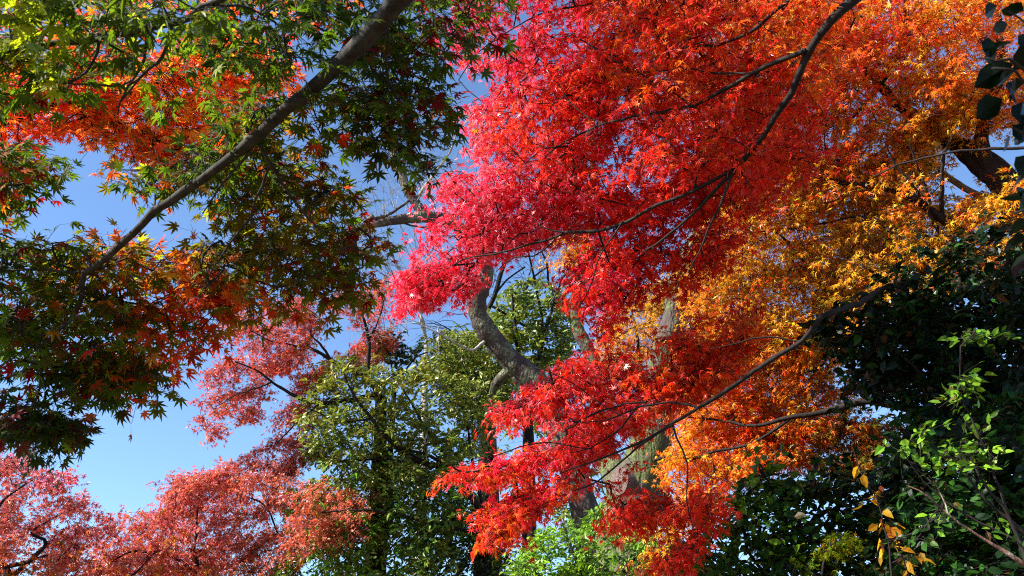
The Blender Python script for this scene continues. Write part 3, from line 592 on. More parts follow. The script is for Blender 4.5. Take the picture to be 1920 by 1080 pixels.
E_l7 = limb([(908, 640, 12.9, 9), (885, 655, 12.6, 6), (862, 648, 12.4, 5), (820, 625, 12.3, 4), (780, 605, 12.3, 3)]) + (B_grey,)
e_base = P(1120, 1100, 12.8)
E_tr = [(np.array([(e_base[0] + .35, e_base[1] + .2, -0.3), (e_base[0] + .3, e_base[1] + .15, 1.2), e_base, P(1108, 1000, 12.7), P(1085, 915, 12.7), P(1060, 840, 12.8), P(1030, 770, 12.9), E_l1[0][0], E_l1[0][1]]), np.array([.42, .36, .25, .22, .19, .185, .185, .194, .19]))]
tws = []
def twig_fan(cx, cy, D, n, L0, spreadpx, up=(0, -1), wd=3.0, mat=None):
    """thin bare shoots rising from one spot"""
    out = []
    for i in range(n):
        x = cx + RNG.normal(0, spreadpx); y = cy + RNG.normal(0, spreadpx * 0.3); a = math.atan2(up[0], -up[1]) + RNG.normal(0, 0.6); L_ = L0 * RNG.uniform(0.5, 1.2)
        pts = [(x, y, D, wd)]
        for k in range(1, 5):
            a += RNG.normal(0, 0.16); x += math.sin(a) * L_ / 4; y -= math.cos(a) * L_ / 4; pts.append((x, y, D + RNG.normal(0, .15), max(wd * (1 - k / 5), 0.7)))
        out.append(limb(pts))
        for q in range(3):
            k = RNG.integers(1, 4); bx, by = pts[k][:2]; b = a + RNG.choice([-1, 1]) * RNG.uniform(.5, 1.0); l2 = L_ * 0.35
            out.append(limb([(bx, by, D, wd * .5), (bx + math.sin(b) * l2 * .5, by - math.cos(b) * l2 * .5, D, wd * .4), (bx + math.sin(b + .2) * l2, by - math.cos(b + .2) * l2, D, .7)]))
    return out
def fans(root, fl, mat, name="twigs", on=None):
    t = Tubes(); have = list(on) if on is not None else []
    for L_ in fl:
        q, rq = L_[0], L_[1]
        if have:
            h = np.concatenate(have); d = np.linalg.norm(h - q[0], axis=1); k = d.argmin()
            if d[k] > 0.01: q = np.vstack([h[k], q]); rq = np.concatenate([[rq[0]], rq])
        p, r = catmull(q, rq, 0.15); t.add(p, r, 4); have.append(p)
    return t.build(name, mat, root)
r_, _, _ = tree("mossy_tree", "tall tree with an S-curved leaning trunk and a mossy stub branch", (e_base[0] + .35, e_base[1] + .2, 0), E_tr, [E_l1, E_l2, E_l3, E_l4, E_l5, E_l6, E_l7], None, None,
     lm=None, bark=B_lean, tpl=None, lsize=0, nl=0, spr=0, rough=0.025, trunk_sides=24, group="tall trees with mossy trunks")
fans(r_, twig_fan(740, 400, 12.7, 12, 110, 25, wd=1.7) + twig_fan(700, 380, 12.8, 9, 110, 15, (-.9, -.5), wd=1.7) + twig_fan(800, 345, 12.8, 8, 100, 10, (.6, -.8), wd=1.8) + twig_fan(770, 620, 12.6, 10, 100, 30, (-.8, -.3), wd=1.8) + twig_fan(760, 300, 13.2, 6, 90, 10, (.9, -.4), wd=1.7), B_grey, on=[catmull(L_[0], L_[1])[0] for L_ in (E_l1, E_l2, E_l3, E_l4, E_l7)])

G_l = [limb([(1118, 800, 12.2, 36), (1120, 760, 12.3, 36), (1118, 728, 12.4, 36), (1113, 690, 12.5, 36), (1100, 650, 12.6, 34), (1085, 622, 12.7, 33), (1080, 590, 12.8, 30), (1083, 550, 12.8, 26), (1092, 510, 12.9, 24), (1098, 470, 13, 22), (1102, 420, 13.1, 20), (1110, 300, 13.3, 15), (1100, 180, 13.6, 10)]),
  limb([(1322, 430, 11.4, 46), (1335, 350, 11.6, 38), (1330, 260, 11.8, 30), (1350, 140, 12, 22), (1340, 20, 12.3, 14)]),
  limb([(1092, 505, 12.9, 6), (1070, 525, 12.8, 6), (1048, 545, 12.8, 5), (1030, 570, 12.8, 4)]),
  limb([(1245, 470, 11.2, 5), (1225, 510, 11.1, 5), (1200, 520, 11.1, 4), (1170, 560, 11.2, 3)]) + (B_grey,),
  limb([(1215, 700, 11.2, 8), (1195, 690, 11.1, 7), (1178, 672, 11, 5), (1165, 655, 11, 4)]) + (B_grey,)]
g_base = P(1175, 1000, 11)
G_tr = [(np.array([(g_base[0] - .1, g_base[1], -0.3), (g_base[0] - .05, g_base[1], 1.5), g_base, P(1188, 940, 11), P(1203, 890, 11), P(1222, 825, 11), P(1234, 760, 11.05), P(1238, 700, 11.1), P(1250, 650, 11.15), P(1266, 600, 11.2), P(1275, 550, 11.25), P(1286, 505, 11.3), G_l[1][0][0]]),
         np.array([.5, .44, .37, .34, .31, .25, .19, .17, .16, .165, .17, .16, .135])),
        (np.array([P(1185, 960, 11.15), P(1150, 880, 11.6), P(1130, 840, 11.9), G_l[0][0][0]]), np.array([.24, .17, .15, .137]))]
r_, _, _ = tree("mossy_tree", "thick mossy trunk forking low among the red leaves", (g_base[0] - .1, g_base[1], 0), G_tr, G_l, None, None,
     lm=None, bark=B_moss, tpl=None, lsize=0, nl=0, spr=0, rough=0.03, trunk_sides=26, group="tall trees with mossy trunks")
st = Tubes(); a0 = P(1205, 912, 11.0); a1 = P(1160, 902, 10.75)
d_ = a1 - a0
st.add([a0, a0 + d_ * .5, a0 + d_ * .93, a1], [0.23, 0.20, 0.185, 0.175], 18, 0.03)
st.add([a1 - d_ * .004, a1 + d_ * .002], [0.174, 0.09], 18, 0.02); st.add([a1 + d_ * .002, a1 + d_ * .01], [0.09, 0.001], 18, 0.0)
st.build("cut_stub", bark_mat("sawn_wood", (0.07, 0.045, 0.038), (0.19, 0.14, 0.12), None, scale=14, bump=0.8, stretch=1.0), r_)

# ------------------------------------------------------------------ bare trees behind, against the sky
def bare_tree(label, base_px, D, fan, mat, grp="bare trees against the sky"):
    b = P(base_px[0], base_px[1], D); root = thing("bare_tree", label, "tree", (b[0], b[1], 0), grp)
    t = Tubes(); t.add([(b[0], b[1], -0.2), (b[0] + .1, b[1], b[2] * .5), b], [.2, .15, .05 if len(base_px) < 3 else base_px[2]], 12, .02); t.build("trunk", mat, root)
    fans(root, fan, mat, "branch", on=[b[None]]); return root
fl = []
for k in range(9):
    x = 745 + RNG.normal(0, 32); fl += [limb([(800, 640, 22, 5), (790, 590, 22, 4), (x + 30, 530, 22, 3), (x, 470, 22, 2.2), (x - RNG.uniform(5, 40), 400, 22, 1.3), (x - RNG.uniform(5, 60), 350, 22, .8)])]
fl += twig_fan(745, 520, 22, 34, 120, 45, (-.3, -1), wd=1.4)
bare_tree("fine twigged bare tree behind the mossy stub branch", (800, 640), 22, fl, B_grey)
fl = [limb([(885, 640, 17, 14), (925, 560, 17, 12), (940, 510, 17, 11), (955, 475, 17, 9), (985, 420, 17, 7)]), limb([(930, 550, 17, 6), (950, 525, 17, 5), (985, 500, 17, 5)]), limb([(1012, 620, 17, 8), (1005, 540, 17, 7), (990, 470, 17, 6)]),
      limb([(1060, 560, 17, 7), (1030, 540, 17, 6), (1027, 500, 17, 7), (1015, 470, 17, 5)]), limb([(1027, 500, 17, 5), (1000, 520, 17, 5), (985, 545, 17, 5)]), limb([(1010, 640, 17, 7), (1040, 570, 17, 6), (1055, 520, 17, 5), (1080, 505, 17, 4)])]
fl += twig_fan(960, 540, 17, 14, 90, 50, wd=1.8) + twig_fan(1030, 540, 17, 12, 80, 30, wd=1.8)
bare_tree("bare branched tree in the blue gap under the red leaves", (905, 680), 17, fl, B_dark)
fl = []
for k in range(26):
    x = RNG.uniform(790, 900); y = RNG.uniform(590, 660); fl.append(limb([(920, 700, 15.5, 4), (900, 660, 15.5, 3), (x + 20, y, 15.5, 2.0), (x - 15, y + RNG.uniform(-14, 8), 15.5, 1.4), (x - 60, y + RNG.uniform(-20, 20), 15.5, .8)]))
bare_tree("dark twiggy bare bush above the olive evergreen", (920, 700), 15.5, fl, B_dark)

# ------------------------------------------------------------------ evergreens in the middle
NEARER = 0.6
def evergreen(name, label, base_xy, limbs, cs, ctrl, trunk_top, tr_r=.2, **k):
    tr = [(np.array([(base_xy[0], base_xy[1], -0.2), (base_xy[0], base_xy[1] + .05, trunk_top[2] * .5), trunk_top]), np.array([tr_r, tr_r * .8, tr_r * .5]))]
    kw = dict(lm=M_ever, bark=B_dark, tpl=OV, lsize=0.100, nl=34, spr=0.26, twigs=4, spread=80, tilt=np.array([-0.3, -0.35, 0]), nrand=0.45, flat=0.4, droop=0.05, petiole=0.05, group="evergreen trees in the middle distance")
    kw.update(k); return tree(name, label, (base_xy[0], base_xy[1], 0), tr, limbs, cs, ctrl, **kw)
t_ = P(905, 960, 13.5)
H_l = [limb([(905, 960, 13.5, 18), (850, 885, 13.3, 16), (800, 868, 13.2, 14), (762, 850, 13.1, 13), (715, 812, 13, 11), (698, 785, 13, 9), (665, 745, 13, 6), (645, 700, 13, 4)]),
  limb([(850, 885, 13.3, 9), (810, 858, 13, 8), (770, 845, 13, 6), (740, 835, 13, 5)]), limb([(790, 866, 13.2, 8), (720, 862, 13.2, 6), (650, 865, 13.2, 5), (590, 870, 13.2, 3)]),
  limb([(860, 900, 13.4, 9), (830, 850, 13.6, 7), (790, 790, 13.6, 6), (765, 745, 13.6, 5), (740, 700, 13.6, 3)]), limb([(905, 950, 13.5, 10), (890, 880, 13.6, 8), (880, 810, 13.7, 6), (860, 740, 13.7, 4)]),
  limb([(900, 1000, 13.4, 10), (800, 980, 13, 8), (700, 960, 12.8, 6), (600, 960, 12.8, 4)]), limb([(698, 785, 13, 5), (640, 790, 13, 4), (590, 770, 13, 3)])]
H_c = cat_([region([(590, 690), (660, 670), (740, 690), (800, 680), (900, 720), (950, 760), (920, 830), (860, 870), (800, 870), (760, 900), (640, 880), (560, 860), (570, 780)], 13.4, 2.6, 430), region([(800, 640), (880, 600), (960, 640), (990, 720), (960, 780), (860, 760), (800, 700)], 14.2, 1.4, 110), region([(540, 940), (640, 860), (680, 1000), (640, 1110), (520, 1110)], 13.2, 1.2, 90),
  region([(660, 870), (860, 870), (880, 980), (830, 1060), (700, 1110), (620, 1080), (560, 1000), (620, 960), (640, 900)], 13.2, 2.2, 330),
  region([(640, 850), (760, 850), (900, 900), (960, 960), (940, 1110), (780, 1110)], 14.5, 1.6, 200), region([(820, 960), (960, 960), (970, 1130), (800, 1130)], 12.9, .8, 90)])
evergreen("evergreen_oak", "large olive green evergreen tree spreading across the lower middle", (t_[0], t_[1]), H_l, H_c,
  [(650, 720, dict(oak=3, oaky=2)), (800, 720, dict(oak=3, oaky=2, oakd=1)), (700, 850, dict(oakd=2, oak=3)), (850, 800, dict(oak=3, oaky=1, oakd=2)), (700, 950, dict(leafg=3, oaky=2, oak=1)), (850, 950, dict(leafg=2, oakd=2)), (600, 1000, dict(leafg=3, leafb=1)), (880, 1050, dict(cameld=3, camel=1)), (800, 1040, dict(oakd=2, leafg=1))], t_)  # near-black leaves low in the crown stand for deep shade
t_ = P(990, 760, 17)
I_l = [limb([(990, 760, 17, 14), (975, 680, 17, 10), (965, 600, 17, 7), (960, 540, 17, 4)]), limb([(990, 740, 17, 8), (1020, 640, 17, 6), (1040, 560, 17, 4)]), limb([(985, 720, 17, 7), (930, 650, 17, 5), (900, 600, 17, 3)]), limb([(990, 760, 17, 9), (930, 760, 16.5, 7), (870, 700, 16.2, 5), (830, 660, 16.2, 3)])]
I_c = cat_([region([(925, 560), (980, 520), (1050, 540), (1080, 590), (1075, 660), (1020, 700), (960, 690), (920, 640)], 17, 2.2, 190), region([(840, 640), (900, 620), (950, 700), (960, 760), (900, 790), (860, 740), (830, 690)], 15.8, 1.6, 170), region([(930, 690), (1100, 660), (1150, 860), (1100, 1010), (900, 900)], 18, 1.6, 150)])
evergreen("evergreen_tree", "dense evergreen crown behind the leaning trunk", (t_[0], t_[1]), I_l, I_c,
  [(1000, 600, dict(oak=1, oakd=3, camel=1)), (900, 700, dict(oak=3, leafg=1, oakd=1))], t_, lsize=0.13, spr=0.3)
t_ = P(740, 720, 14.6)
K2_l = [limb([(740, 740, 14.6, 7), (735, 690, 14.6, 5), (725, 650, 14.6, 3)]), limb([(740, 720, 14.6, 5), (780, 670, 14.6, 4), (830, 650, 14.6, 3)])]
evergreen("evergreen_tree", "small dark leaved evergreen top against the sky above the olive tree", (t_[0], t_[1]), K2_l, region([(700, 620), (740, 630), (790, 640), (820, 670), (760, 690), (700, 680)], 14.6, 1.0, 34),
  [(760, 660, dict(cameld=3, oakd=1))], t_, tr_r=.08, nl=18, lsize=0.10, tpl=OVW)

# ------------------------------------------------------------------ pink maples, farther off; leaf sheen is put into their pink
NEARER = 0.6; WIDTH = 0.8
def far_maple(label, base, limbs, cs, ctrl, top, **k):  # maroon in ctrl is shading put into the pink crowns' leaf colour
    tr = [(np.array([(base[0], base[1], -0.2), (base[0] + .1, base[1], top[2] * .5), top]), np.array([.2, .16, .09]))]
    kw = dict(lm=M_pink, bark=B_red, tpl=L5, jit=0.2, lsize=0.082, nl=62, spr=0.29, twigs=6, spread=70, tilt=np.array([-0.35, -0.45, 0]), nrand=0.55, flat=0.45, droop=0.35, petiole=0.4, group=TREES_FAR)
    kw.update(k); return tree("maple_tree", label, (base[0], base[1], 0), tr, limbs, cs, ctrl, **kw)
t_ = P(20, 1085, 12.5)
far_maple("rose red maple at the lower left corner", (t_[0], t_[1]),
  [limb([(20, 1085, 12.5, 18), (10, 1065, 12.5, 10), (30, 1060, 12.5, 8), (90, 1040, 12.5, 5)]), limb([(20, 1085, 12.5, 12), (-20, 1000, 12.5, 9), (10, 940, 12.5, 5), (60, 900, 12.5, 3)]), limb([(20, 1085, 12.5, 10), (90, 1020, 12.5, 7), (60, 1000, 12.4, 5), (120, 960, 12.5, 3)])],
  region([(-60, 860), (20, 850), (70, 880), (130, 880), (155, 930), (185, 975), (170, 1040), (140, 1120), (-60, 1120)], 12.5, 2.2, 190),
  [(60, 900, dict(crimson=1, pink=2, rose=4, maroon=1)), (120, 950, dict(rose=4, pink=1)), (20, 1000, dict(salmon=2, rose=2, brown=1, orange=1)), (120, 1040, dict(maroon=2, rose=1, orange=1)), (40, 1060, dict(olive=1, orange=1, rose=2))], t_)
t_ = P(420, 1110, 14)
J_l = [limb([(420, 1110, 14, 16), (375, 1074, 14, 10), (368, 1050, 14, 9), (362, 1035, 14, 9), (350, 1030, 13.9, 5)]), limb([(420, 1110, 14, 14), (400, 1075, 14, 9), (450, 1055, 14, 7), (520, 1000, 14, 5)]), limb([(362, 1035, 14, 6), (366, 1010, 14, 5), (370, 960, 14, 4), (380, 900, 14, 2.5)]),
  limb([(420, 1110, 14, 10), (330, 1045, 13.8, 6), (280, 1034, 13.7, 6), (240, 1036, 13.7, 4), (200, 1060, 13.7, 3)]), limb([(290, 1036, 13.7, 5), (270, 1060, 13.7, 4), (240, 1085, 13.7, 3)]), limb([(520, 1000, 14, 4), (500, 950, 14, 4), (460, 930, 14, 3)]), limb([(530, 1100, 14, 10), (560, 1060, 14, 7), (620, 1035, 14, 5), (680, 1030, 14, 3)]) ]
J_c = cat_([region([(170, 1000), (260, 955), (320, 950), (325, 900), (380, 890), (460, 880), (500, 860), (540, 900), (560, 960), (600, 910), (680, 930), (670, 970), (600, 980), (560, 1020), (560, 1120), (150, 1120)], 14, 2.4, 560, holes=([(275, 968), (302, 968), (300, 985), (280, 985)], [(430, 1062), (455, 1060), (455, 1080), (430, 1080)])),
  region([(540, 900), (620, 905), (690, 935), (690, 990), (620, 1020), (540, 1060)], 12.4, 0.8, 60), region([(300, 900), (360, 880), (470, 860), (500, 900), (330, 950)], 13.4, .8, 40)])
far_maple("salmon pink maple with forked dark boughs along the bottom of the view", (t_[0], t_[1]), J_l, J_c,
  [(230, 1000, dict(rose=3, salmon=1, crimson=1)), (400, 900, dict(salmon=3, rose=3, rorange=1)), (450, 960, dict(rose=3, salmon=2, orange=1, olive=.6)), (600, 930, dict(salmon=4, rose=1)), (350, 1000, dict(rose=3, pink=1, maroon=.5)), (300, 1070, dict(orange=1, gold=1, rose=2, brown=1)), (520, 1050, dict(salmon=2, gold=1, olive=1.5)), (420, 1060, dict(rose=3, gold=1, olive=.6))], t_)
t_ = P(715, 745, 14.2)
L_l = [limb([(715, 745, 14.2, 14), (690, 715, 14.1, 10), (660, 690, 14, 10), (630, 680, 14, 9), (605, 665, 14, 8), (575, 652, 14, 6), (545, 648, 14, 5), (510, 640, 14, 3), (470, 620, 14, 2.5)]), limb([(620, 675, 14, 6), (600, 645, 14, 5), (585, 630, 14, 4), (580, 600, 14, 3)]),
  limb([(690, 715, 14.1, 9), (693, 650, 14.2, 9), (688, 610, 14.2, 7), (675, 575, 14.2, 5), (655, 560, 14.2, 3)]), limb([(710, 740, 14, 10), (600, 755, 13.8, 9), (542, 735, 13.7, 8), (510, 718, 13.7, 6), (480, 695, 13.7, 4), (440, 678, 13.7, 3)]), limb([(600, 756, 13.8, 5), (560, 790, 13.8, 4), (520, 830, 13.8, 3)]),
  limb([(510, 718, 13.7, 4), (450, 740, 13.6, 3), (410, 760, 13.6, 2)]), limb([(690, 640, 14.2, 5), (710, 600, 14.2, 4), (720, 560, 14.2, 3)])]
L_c = cat_([region([(430, 580), (520, 560), (620, 550), (740, 520), (720, 580), (640, 590), (600, 600), (600, 640), (560, 690), (500, 700), (430, 650)], 14, 1.8, 140, holes=([(425, 640), (452, 640), (450, 700), (425, 700)], [(596, 606), (650, 600), (640, 650), (610, 640)])),
  region([(375, 705), (440, 670), (520, 690), (510, 750), (470, 800), (455, 790), (440, 760), (400, 830), (385, 800), (365, 780)], 13.7, 1.0, 62, holes=([(405, 795), (440, 770), (445, 800)],)),
  region([(620, 650), (700, 560), (730, 600), (740, 660), (690, 690), (640, 680)], 14.2, 1.0, 44, holes=([(625, 600), (660, 600), (665, 670), (640, 670)],)),
  region([(530, 760), (590, 740), (610, 790), (570, 810), (590, 860), (560, 890), (500, 890), (470, 850), (510, 810)], 14, 1.0, 60),
  region([(560, 690), (640, 680), (620, 720), (560, 740), (540, 720)], 14, 0.8, 24)])
far_maple("tall pink red maple with drooping sprays in the middle of the sky gap", (t_[0], t_[1]), L_l, L_c,
  [(470, 610, dict(rose=3, pink=1, maroon=1)), (600, 580, dict(maroon=2, rose=2, rorange=1)), (420, 740, dict(rose=4, salmon=2)), (620, 660, dict(olive=1, salmon=2, rose=1)), (690, 620, dict(rorange=2, olive=2, gold=1, rose=1)), (540, 850, dict(maroon=2, rose=2, salmon=1)), (560, 710, dict(rose=2, olive=1, rorange=1)), (500, 640, dict(maroon=1, rose=3, rorange=1))], t_, nl=66, spr=0.26)
t_ = P(1250, 930, 15)
S_l = [limb([(1250, 930, 15, 16), (1230, 800, 15, 12), (1200, 700, 15, 8), (1190, 620, 15, 6), (1180, 560, 15, 3)]), limb([(1250, 610, 14.6, 5), (1200, 610, 14.8, 5), (1160, 630, 15, 4), (1130, 650, 15, 3)]), limb([(1250, 570, 14.6, 5), (1200, 585, 14.8, 4), (1170, 570, 15, 3)]), limb([(1230, 800, 15, 8), (1350, 700, 15, 6), (1420, 640, 15, 4)])]
S_c = cat_([region([(1120, 600), (1180, 540), (1260, 520), (1270, 620), (1220, 680), (1250, 740), (1180, 740), (1120, 690)], 14.8, 2.0, 230), region([(1250, 520), (1500, 600), (1500, 860), (1300, 900), (1240, 760)], 14.5, 2.0, 200)])
far_maple("golden yellow maple glimpsed behind the thick mossy trunk", (t_[0], t_[1]), S_l, S_c, [(1160, 620, dict(orange=2, gold=2)), (1230, 600, dict(gold=3, olive=2, brown=1)), (1180, 720, dict(gold=2, orange=2)), (1380, 740, dict(orange=2, gold=2, brown=1))], t_, lm=M_maple, nl=40)

# ------------------------------------------------------------------ shrubs and evergreens at the lower right
NEARER = 0.1
def shrub(name, label, base, limbs, cs, ctrl, cat="shrub", **k):
    root_r = k.pop("tr_r", .05); t0 = limbs[0][0][0]
    tr = [(np.array([(base[0], base[1], -0.1), (base[0] + .05, base[1], t0[2] * .5), t0]), np.array([root_r, root_r * .8, max(limbs[0][1][0], root_r * .4)]))]
    kw = dict(lm=M_gloss, bark=B_dark, branch_bark=B_dark, tpl=OVW, lsize=0.07, nl=20, spr=0.17, twigs=4, spread=80, tilt=np.array([-0.3, -0.35, 0]), nrand=0.5, flat=0.45, droop=0.0, petiole=0.05, group="glossy leaved evergreens on the right", cat=cat, trunk_sides=10)
    kw.update(k); return tree(name, label, (base[0], base[1], 0), tr, limbs, cs, ctrl, **kw)
t_ = P(1110, 1150, 8.5)
shrub("evergreen_shrub", "bright green shrub at the bottom under the red boughs", (t_[0], t_[1]),
  [limb([(1110, 1150, 8.5, 12), (1080, 1050, 8.4, 8), (1060, 990, 8.4, 4)]), limb([(1110, 1130, 8.5, 8), (1180, 1060, 8.4, 5), (1230, 1010, 8.4, 3)]), limb([(1110, 1150, 8.5, 8), (1000, 1070, 8.4, 5), (960, 1050, 8.4, 3)])],
  cat_([region([(985, 1010), (1040, 980), (1120, 985), (1200, 995), (1260, 1010), (1280, 1120), (940, 1120), (960, 1060)], 8.5, 1.4, 190), region([(1100, 960), (1130, 955), (1120, 1000)], 8.3, .3, 6)]),
  [(1000, 1040, dict(leafb=3, leafg=2)), (1150, 1020, dict(leafg=3, leafb=1)), (1230, 1060, dict(leafg=2, camel=2))], tpl=OV, lsize=0.066, nl=30, lm=M_ever)
t_ = P(1440, 1180, 6)
P_l = [limb([(1440, 1180, 6, 14), (1445, 1080, 6, 10), (1478, 1060, 6, 9), (1490, 1000, 6, 9), (1505, 960, 6, 7), (1512, 935, 6, 4)]), limb([(1488, 998, 6, 6), (1470, 980, 6, 5), (1463, 970, 6, 4)]), limb([(1445, 1090, 6, 8), (1400, 1010, 6, 6), (1400, 930, 6, 4), (1430, 890, 6, 3)]), limb([(1445, 1100, 6, 7), (1340, 1050, 6, 5), (1290, 1010, 6, 3)]), limb([(1445, 1120, 6, 7), (1550, 1060, 6.1, 5), (1600, 1000, 6.2, 3)])]
P_c = cat_([region([(1400, 880), (1450, 850), (1470, 900), (1540, 900), (1540, 960), (1530, 1040), (1560, 1120), (1280, 1120), (1260, 1040), (1300, 1010), (1370, 960), (1370, 920)], 6.1, 1.0, 230),
  region([(1520, 880), (1620, 840), (1640, 1000), (1620, 1110), (1540, 1110)], 6.3, 1.0, 80)])
shrub("camellia_shrub", "camellia with round glossy leaves below the gold maple", (t_[0], t_[1]), P_l, P_c, [(1420, 900, dict(camel=1, leafg=3)), (1400, 1000, dict(camel=2, leafg=3)), (1500, 1000, dict(camel=3, cameld=1, leafg=1)), (1600, 950, dict(camel=1, cameld=2, leafg=1))], nl=16, spr=0.16, lsize=0.068)  # lighter green leaves make up for sunlight the maples block
t_ = P(1560, 1150, 5.6)
shrub("young_maple", "small yellow green spray of leaves beside the camellia", (t_[0], t_[1]), [limb([(1560, 1150, 5.6, 8), (1540, 1080, 5.6, 5), (1560, 1020, 5.6, 3), (1590, 1000, 5.6, 2)]), limb([(1545, 1090, 5.6, 4), (1510, 1060, 5.6, 3)])],
  region([(1500, 1040), (1560, 1010), (1600, 990), (1610, 1020), (1560, 1050), (1510, 1075)], 5.6, 0.5, 26), [(1550, 1030, dict(yg=3, leafb=2, gold=1))], lm=M_near, tpl=L5, lsize=0.045, nl=30, spr=0.12, tr_r=.02, group=TREES_NEAR, cat="sapling")
t_ = P(1900, 1250, 6.2)
Q_l = [limb([(1900, 1250, 6.2, 50), (1880, 1100, 6.2, 40), (1860, 950, 6.3, 30), (1840, 800, 6.4, 22), (1820, 650, 6.5, 14), (1800, 520, 6.6, 8)]), limb([(1870, 1000, 6.2, 14), (1790, 850, 6, 10), (1740, 720, 6, 7), (1660, 640, 6, 4)]),
  limb([(1850, 900, 6.3, 12), (1890, 750, 6.2, 8), (1920, 620, 6.2, 5)]), limb([(1880, 1080, 6.2, 14), (1780, 1000, 6, 10), (1700, 930, 6, 7), (1650, 860, 6, 4)]), limb([(1880, 1120, 6.2, 12), (1750, 1080, 6, 8), (1650, 1060, 6, 5)]),
  limb([(1840, 800, 6.4, 10), (1760, 700, 6.6, 7), (1620, 720, 6.6, 5), (1570, 640, 6.6, 3)]),
  limb([(1940, 1080, 4.6, 12), (1835, 1008, 4.5, 5), (1775, 960, 4.45, 4.5), (1745, 935, 4.4, 3), (1700, 910, 4.4, 2)]) + (B_brown,), limb([(1776, 961, 4.45, 3.5), (1765, 935, 4.45, 3), (1750, 900, 4.4, 2)]) + (B_brown,), limb([(1940, 1020, 4.7, 9), (1850, 940, 4.6, 5), (1815, 890, 4.6, 4.5), (1800, 850, 4.6, 3.5), (1810, 800, 4.6, 2.5)]), limb([(1835, 905, 4.6, 3), (1810, 885, 4.6, 2.5), (1785, 870, 4.6, 2)])]
Q_c = cat_([region([(1960, 440), (2300, 420), (2300, 1140), (1960, 1140)], 6.8, 1.6, 210), region([(1590, 660), (1660, 590), (1760, 530), (1850, 500), (1960, 450), (1960, 1140), (1640, 1140), (1640, 900), (1700, 800), (1600, 720)], 6.6, 1.8, 760, holes=([(1705, 690), (1745, 675), (1740, 705), (1710, 705)],)),
  region([(1540, 660), (1600, 620), (1680, 560), (1760, 520), (1760, 640), (1700, 690), (1620, 700)], 6.4, 0.8, 40), region([(1500, 620), (1600, 560), (1720, 470), (1900, 400), (1900, 480), (1740, 560), (1640, 640), (1560, 760)], 6.6, 1.4, 60),
  region([(1640, 820), (1760, 780), (1900, 740), (1960, 740), (1960, 1140), (1640, 1140)], 5.4, 0.8, 90)])
shrub("evergreen_tree", "tall dark evergreen tree filling the right edge", (t_[0], t_[1]), Q_l, Q_c, [(1750, 600, dict(cameld=4, camel=1)), (1750, 900, dict(camel=3, cameld=3)), (1850, 1000, dict(cameld=3, camel=2))], tr_r=.16, cat="tree", lsize=0.075, nl=26, spr=0.2, trunk_sides=16)
# two leafy shoots of a second, nearer shrub; brighter leaf colours make them look sunlit
t_ = P(1960, 1200, 4.6)
W_l = [limb([(1960, 1200, 4.6, 12), (1900, 1000, 4.55, 7), (1858, 930, 4.5, 5), (1822, 870, 4.5, 4), (1810, 820, 4.5, 3)]), limb([(1822, 870, 4.5, 3), (1790, 860, 4.45, 2.5), (1765, 850, 4.4, 2)]), limb([(1960, 1150, 4.6, 8), (1870, 900, 4.6, 5), (1810, 760, 4.6, 3), (1800, 700, 4.6, 2)]), limb([(1900, 1010, 4.55, 5), (1800, 960, 4.5, 4), (1730, 900, 4.45, 3), (1690, 840, 4.4, 2)])]
W_c = cat_([region([(1755, 850), (1790, 820), (1840, 800), (1855, 830), (1860, 890), (1800, 880)], 4.5, 0.5, 16), region([(1760, 750), (1790, 700), (1830, 690), (1810, 760)], 4.5, .3, 10), region([(1680, 820), (1760, 790), (1740, 860), (1690, 850)], 4.5, .5, 5), region([(1620, 1000), (1760, 900), (1920, 880), (1940, 1100), (1700, 1120)], 4.6, .8, 9), region([(1780, 640), (1820, 600), (1900, 640), (1880, 680)], 4.7, .4, 6)])
shrub("evergreen_shrub", "leafy green shoots catching the sun in front of the dark evergreen", (t_[0], t_[1]), W_l, W_c, [(1800, 850, dict(leafg=3, leafb=1)), (1800, 720, dict(leafg=2, camel=1)), (1800, 1000, dict(camel=2, cameld=1, leafg=1))], lsize=0.05, nl=12, spr=0.11, twigs=3, tpl=OVW, tr=.0016)
t_ = P(1660, 1180, 5)
shrub("climbing_vine", "vine with curled yellow leaves hanging in front of the dark evergreen", (t_[0], t_[1]), [limb([(1660, 1180, 5, 5), (1670, 1060, 5, 4), (1660, 990, 5, 3), (1640, 930, 5, 3), (1610, 880, 5, 2), (1600, 840, 5, 2)]), limb([(1670, 1060, 5, 3), (1710, 1040, 5, 2)])],
  region([(1600, 870), (1625, 900), (1690, 970), (1720, 1060), (1650, 1060), (1640, 1000), (1610, 930)], 5, .3, 13), [(1650, 980, dict(gold=3, yellow=1, brown=2, olive=1))], lm=M_near, tpl=OVW, lsize=0.062, nl=5, spr=0.09, twigs=2, tr_r=.015, cat="vine", group=None, droop=.6)
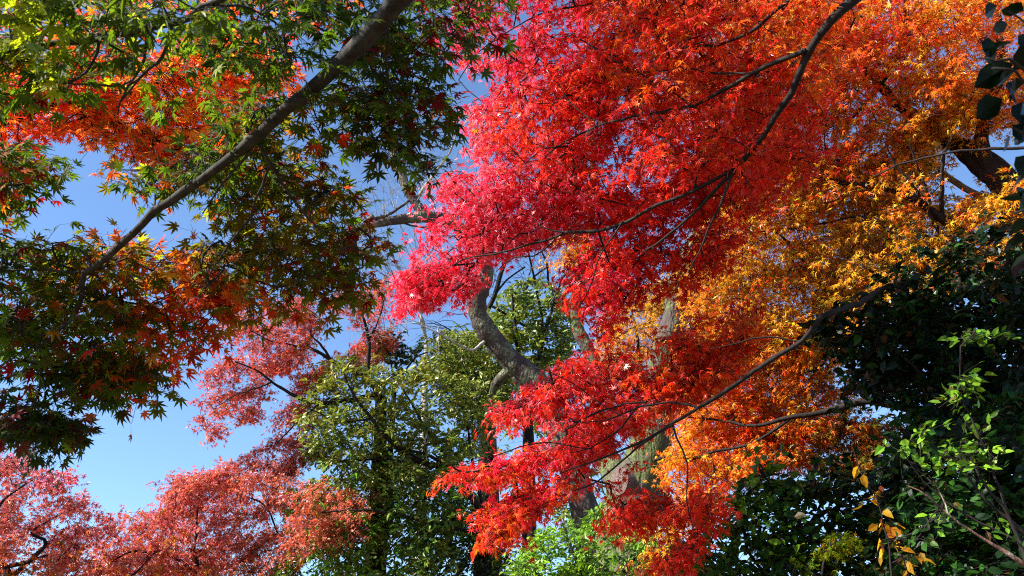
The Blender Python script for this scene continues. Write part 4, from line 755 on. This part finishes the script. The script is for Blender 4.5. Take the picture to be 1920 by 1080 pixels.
# ------------------------------------------------------------------ large dark leaves close to the eye at the top right
t_ = P(2080, 300, 2.2)
R_l = [limb([(2080, 300, 2.2, 26), (1990, 190, 2.1, 16), (1920, 115, 2.05, 7), (1870, 108, 2.0, 5), (1830, 110, 2.0, 3)]), limb([(1985, 190, 2.1, 9), (1930, 150, 2.05, 6), (1890, 130, 2.0, 5), (1860, 128, 2.0, 3)]), limb([(2060, 290, 2.2, 9), (1960, 270, 2.1, 6), (1900, 240, 2.05, 4)]), limb([(2080, 320, 2.2, 10), (1960, 380, 2.1, 6), (1900, 400, 2.1, 4)]), limb([(1985, 190, 2.1, 7), (1940, 60, 2.1, 5), (1890, 20, 2.1, 3)])]
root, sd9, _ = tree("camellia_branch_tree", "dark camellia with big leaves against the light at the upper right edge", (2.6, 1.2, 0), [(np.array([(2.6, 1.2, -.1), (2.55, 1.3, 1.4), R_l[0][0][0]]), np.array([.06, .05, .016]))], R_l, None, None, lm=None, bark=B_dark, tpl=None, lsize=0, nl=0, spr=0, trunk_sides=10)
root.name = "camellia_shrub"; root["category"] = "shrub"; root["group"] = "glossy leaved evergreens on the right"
spec = [(1853, 70, 1857, 112, 40), (1868, 90, 1892, 72, 40), (1900, 118, 1812, 170, 75), (1905, 130, 1858, 160, 55), (1905, 150, 1885, 200, 60), (1880, 185, 1818, 225, 60), (1918, 190, 1900, 245, 55), (1930, 60, 1912, 110, 50), (1925, 150, 1870, 190, 60), (1925, 330, 1895, 345, 45), (1920, 20, 1870, 15, 40), (1870, 10, 1840, 30, 36),
        (1930, 360, 1900, 400, 50), (1925, 410, 1888, 440, 50), (1925, 260, 1892, 262, 40), (1895, 255, 1880, 285, 30), (1935, 90, 1950, 40, 60), (1925, 290, 1906, 335, 40), (1925, 450, 1860, 470, 50), (1890, 45, 1862, 55, 30), (1922, 225, 1905, 280, 45), (1870, 100, 1846, 110, 34), (1945, 200, 1930, 260, 60)]
pos = []; ax = []; sz = []
for x0, y0, x1, y1, L_ in spec:
    a = P(x0, y0, 2.05); b = P(x1, y1, 2.02); pos.append(a); ax.append(b - a); sz.append(max(np.linalg.norm(b - a), 0.05) * 1.05)
pos = np.array(pos); ax = np.array(ax); sz = np.array(sz) * 0.88; nr = np.tile(norm(CAM - P(1880, 150, 2.0)), (len(pos), 1)) * -0.8 + np.array([0, 0, .6]) + RNG.normal(0, .3, (len(pos), 3))
ext = P(RNG.uniform(1930, 2300, 140), RNG.uniform(-200, 500, 140), RNG.uniform(1.9, 2.6, 140)); pos = cat_([pos, ext]); ax = cat_([ax, RNG.normal(0, 1, (140, 3)) + [-.6, 0, -.4]]); sz = cat_([sz, RNG.uniform(.05, .1, 140)]); nr = cat_([nr, RNG.normal(0, .5, (140, 3)) + [0, 0, 1]])
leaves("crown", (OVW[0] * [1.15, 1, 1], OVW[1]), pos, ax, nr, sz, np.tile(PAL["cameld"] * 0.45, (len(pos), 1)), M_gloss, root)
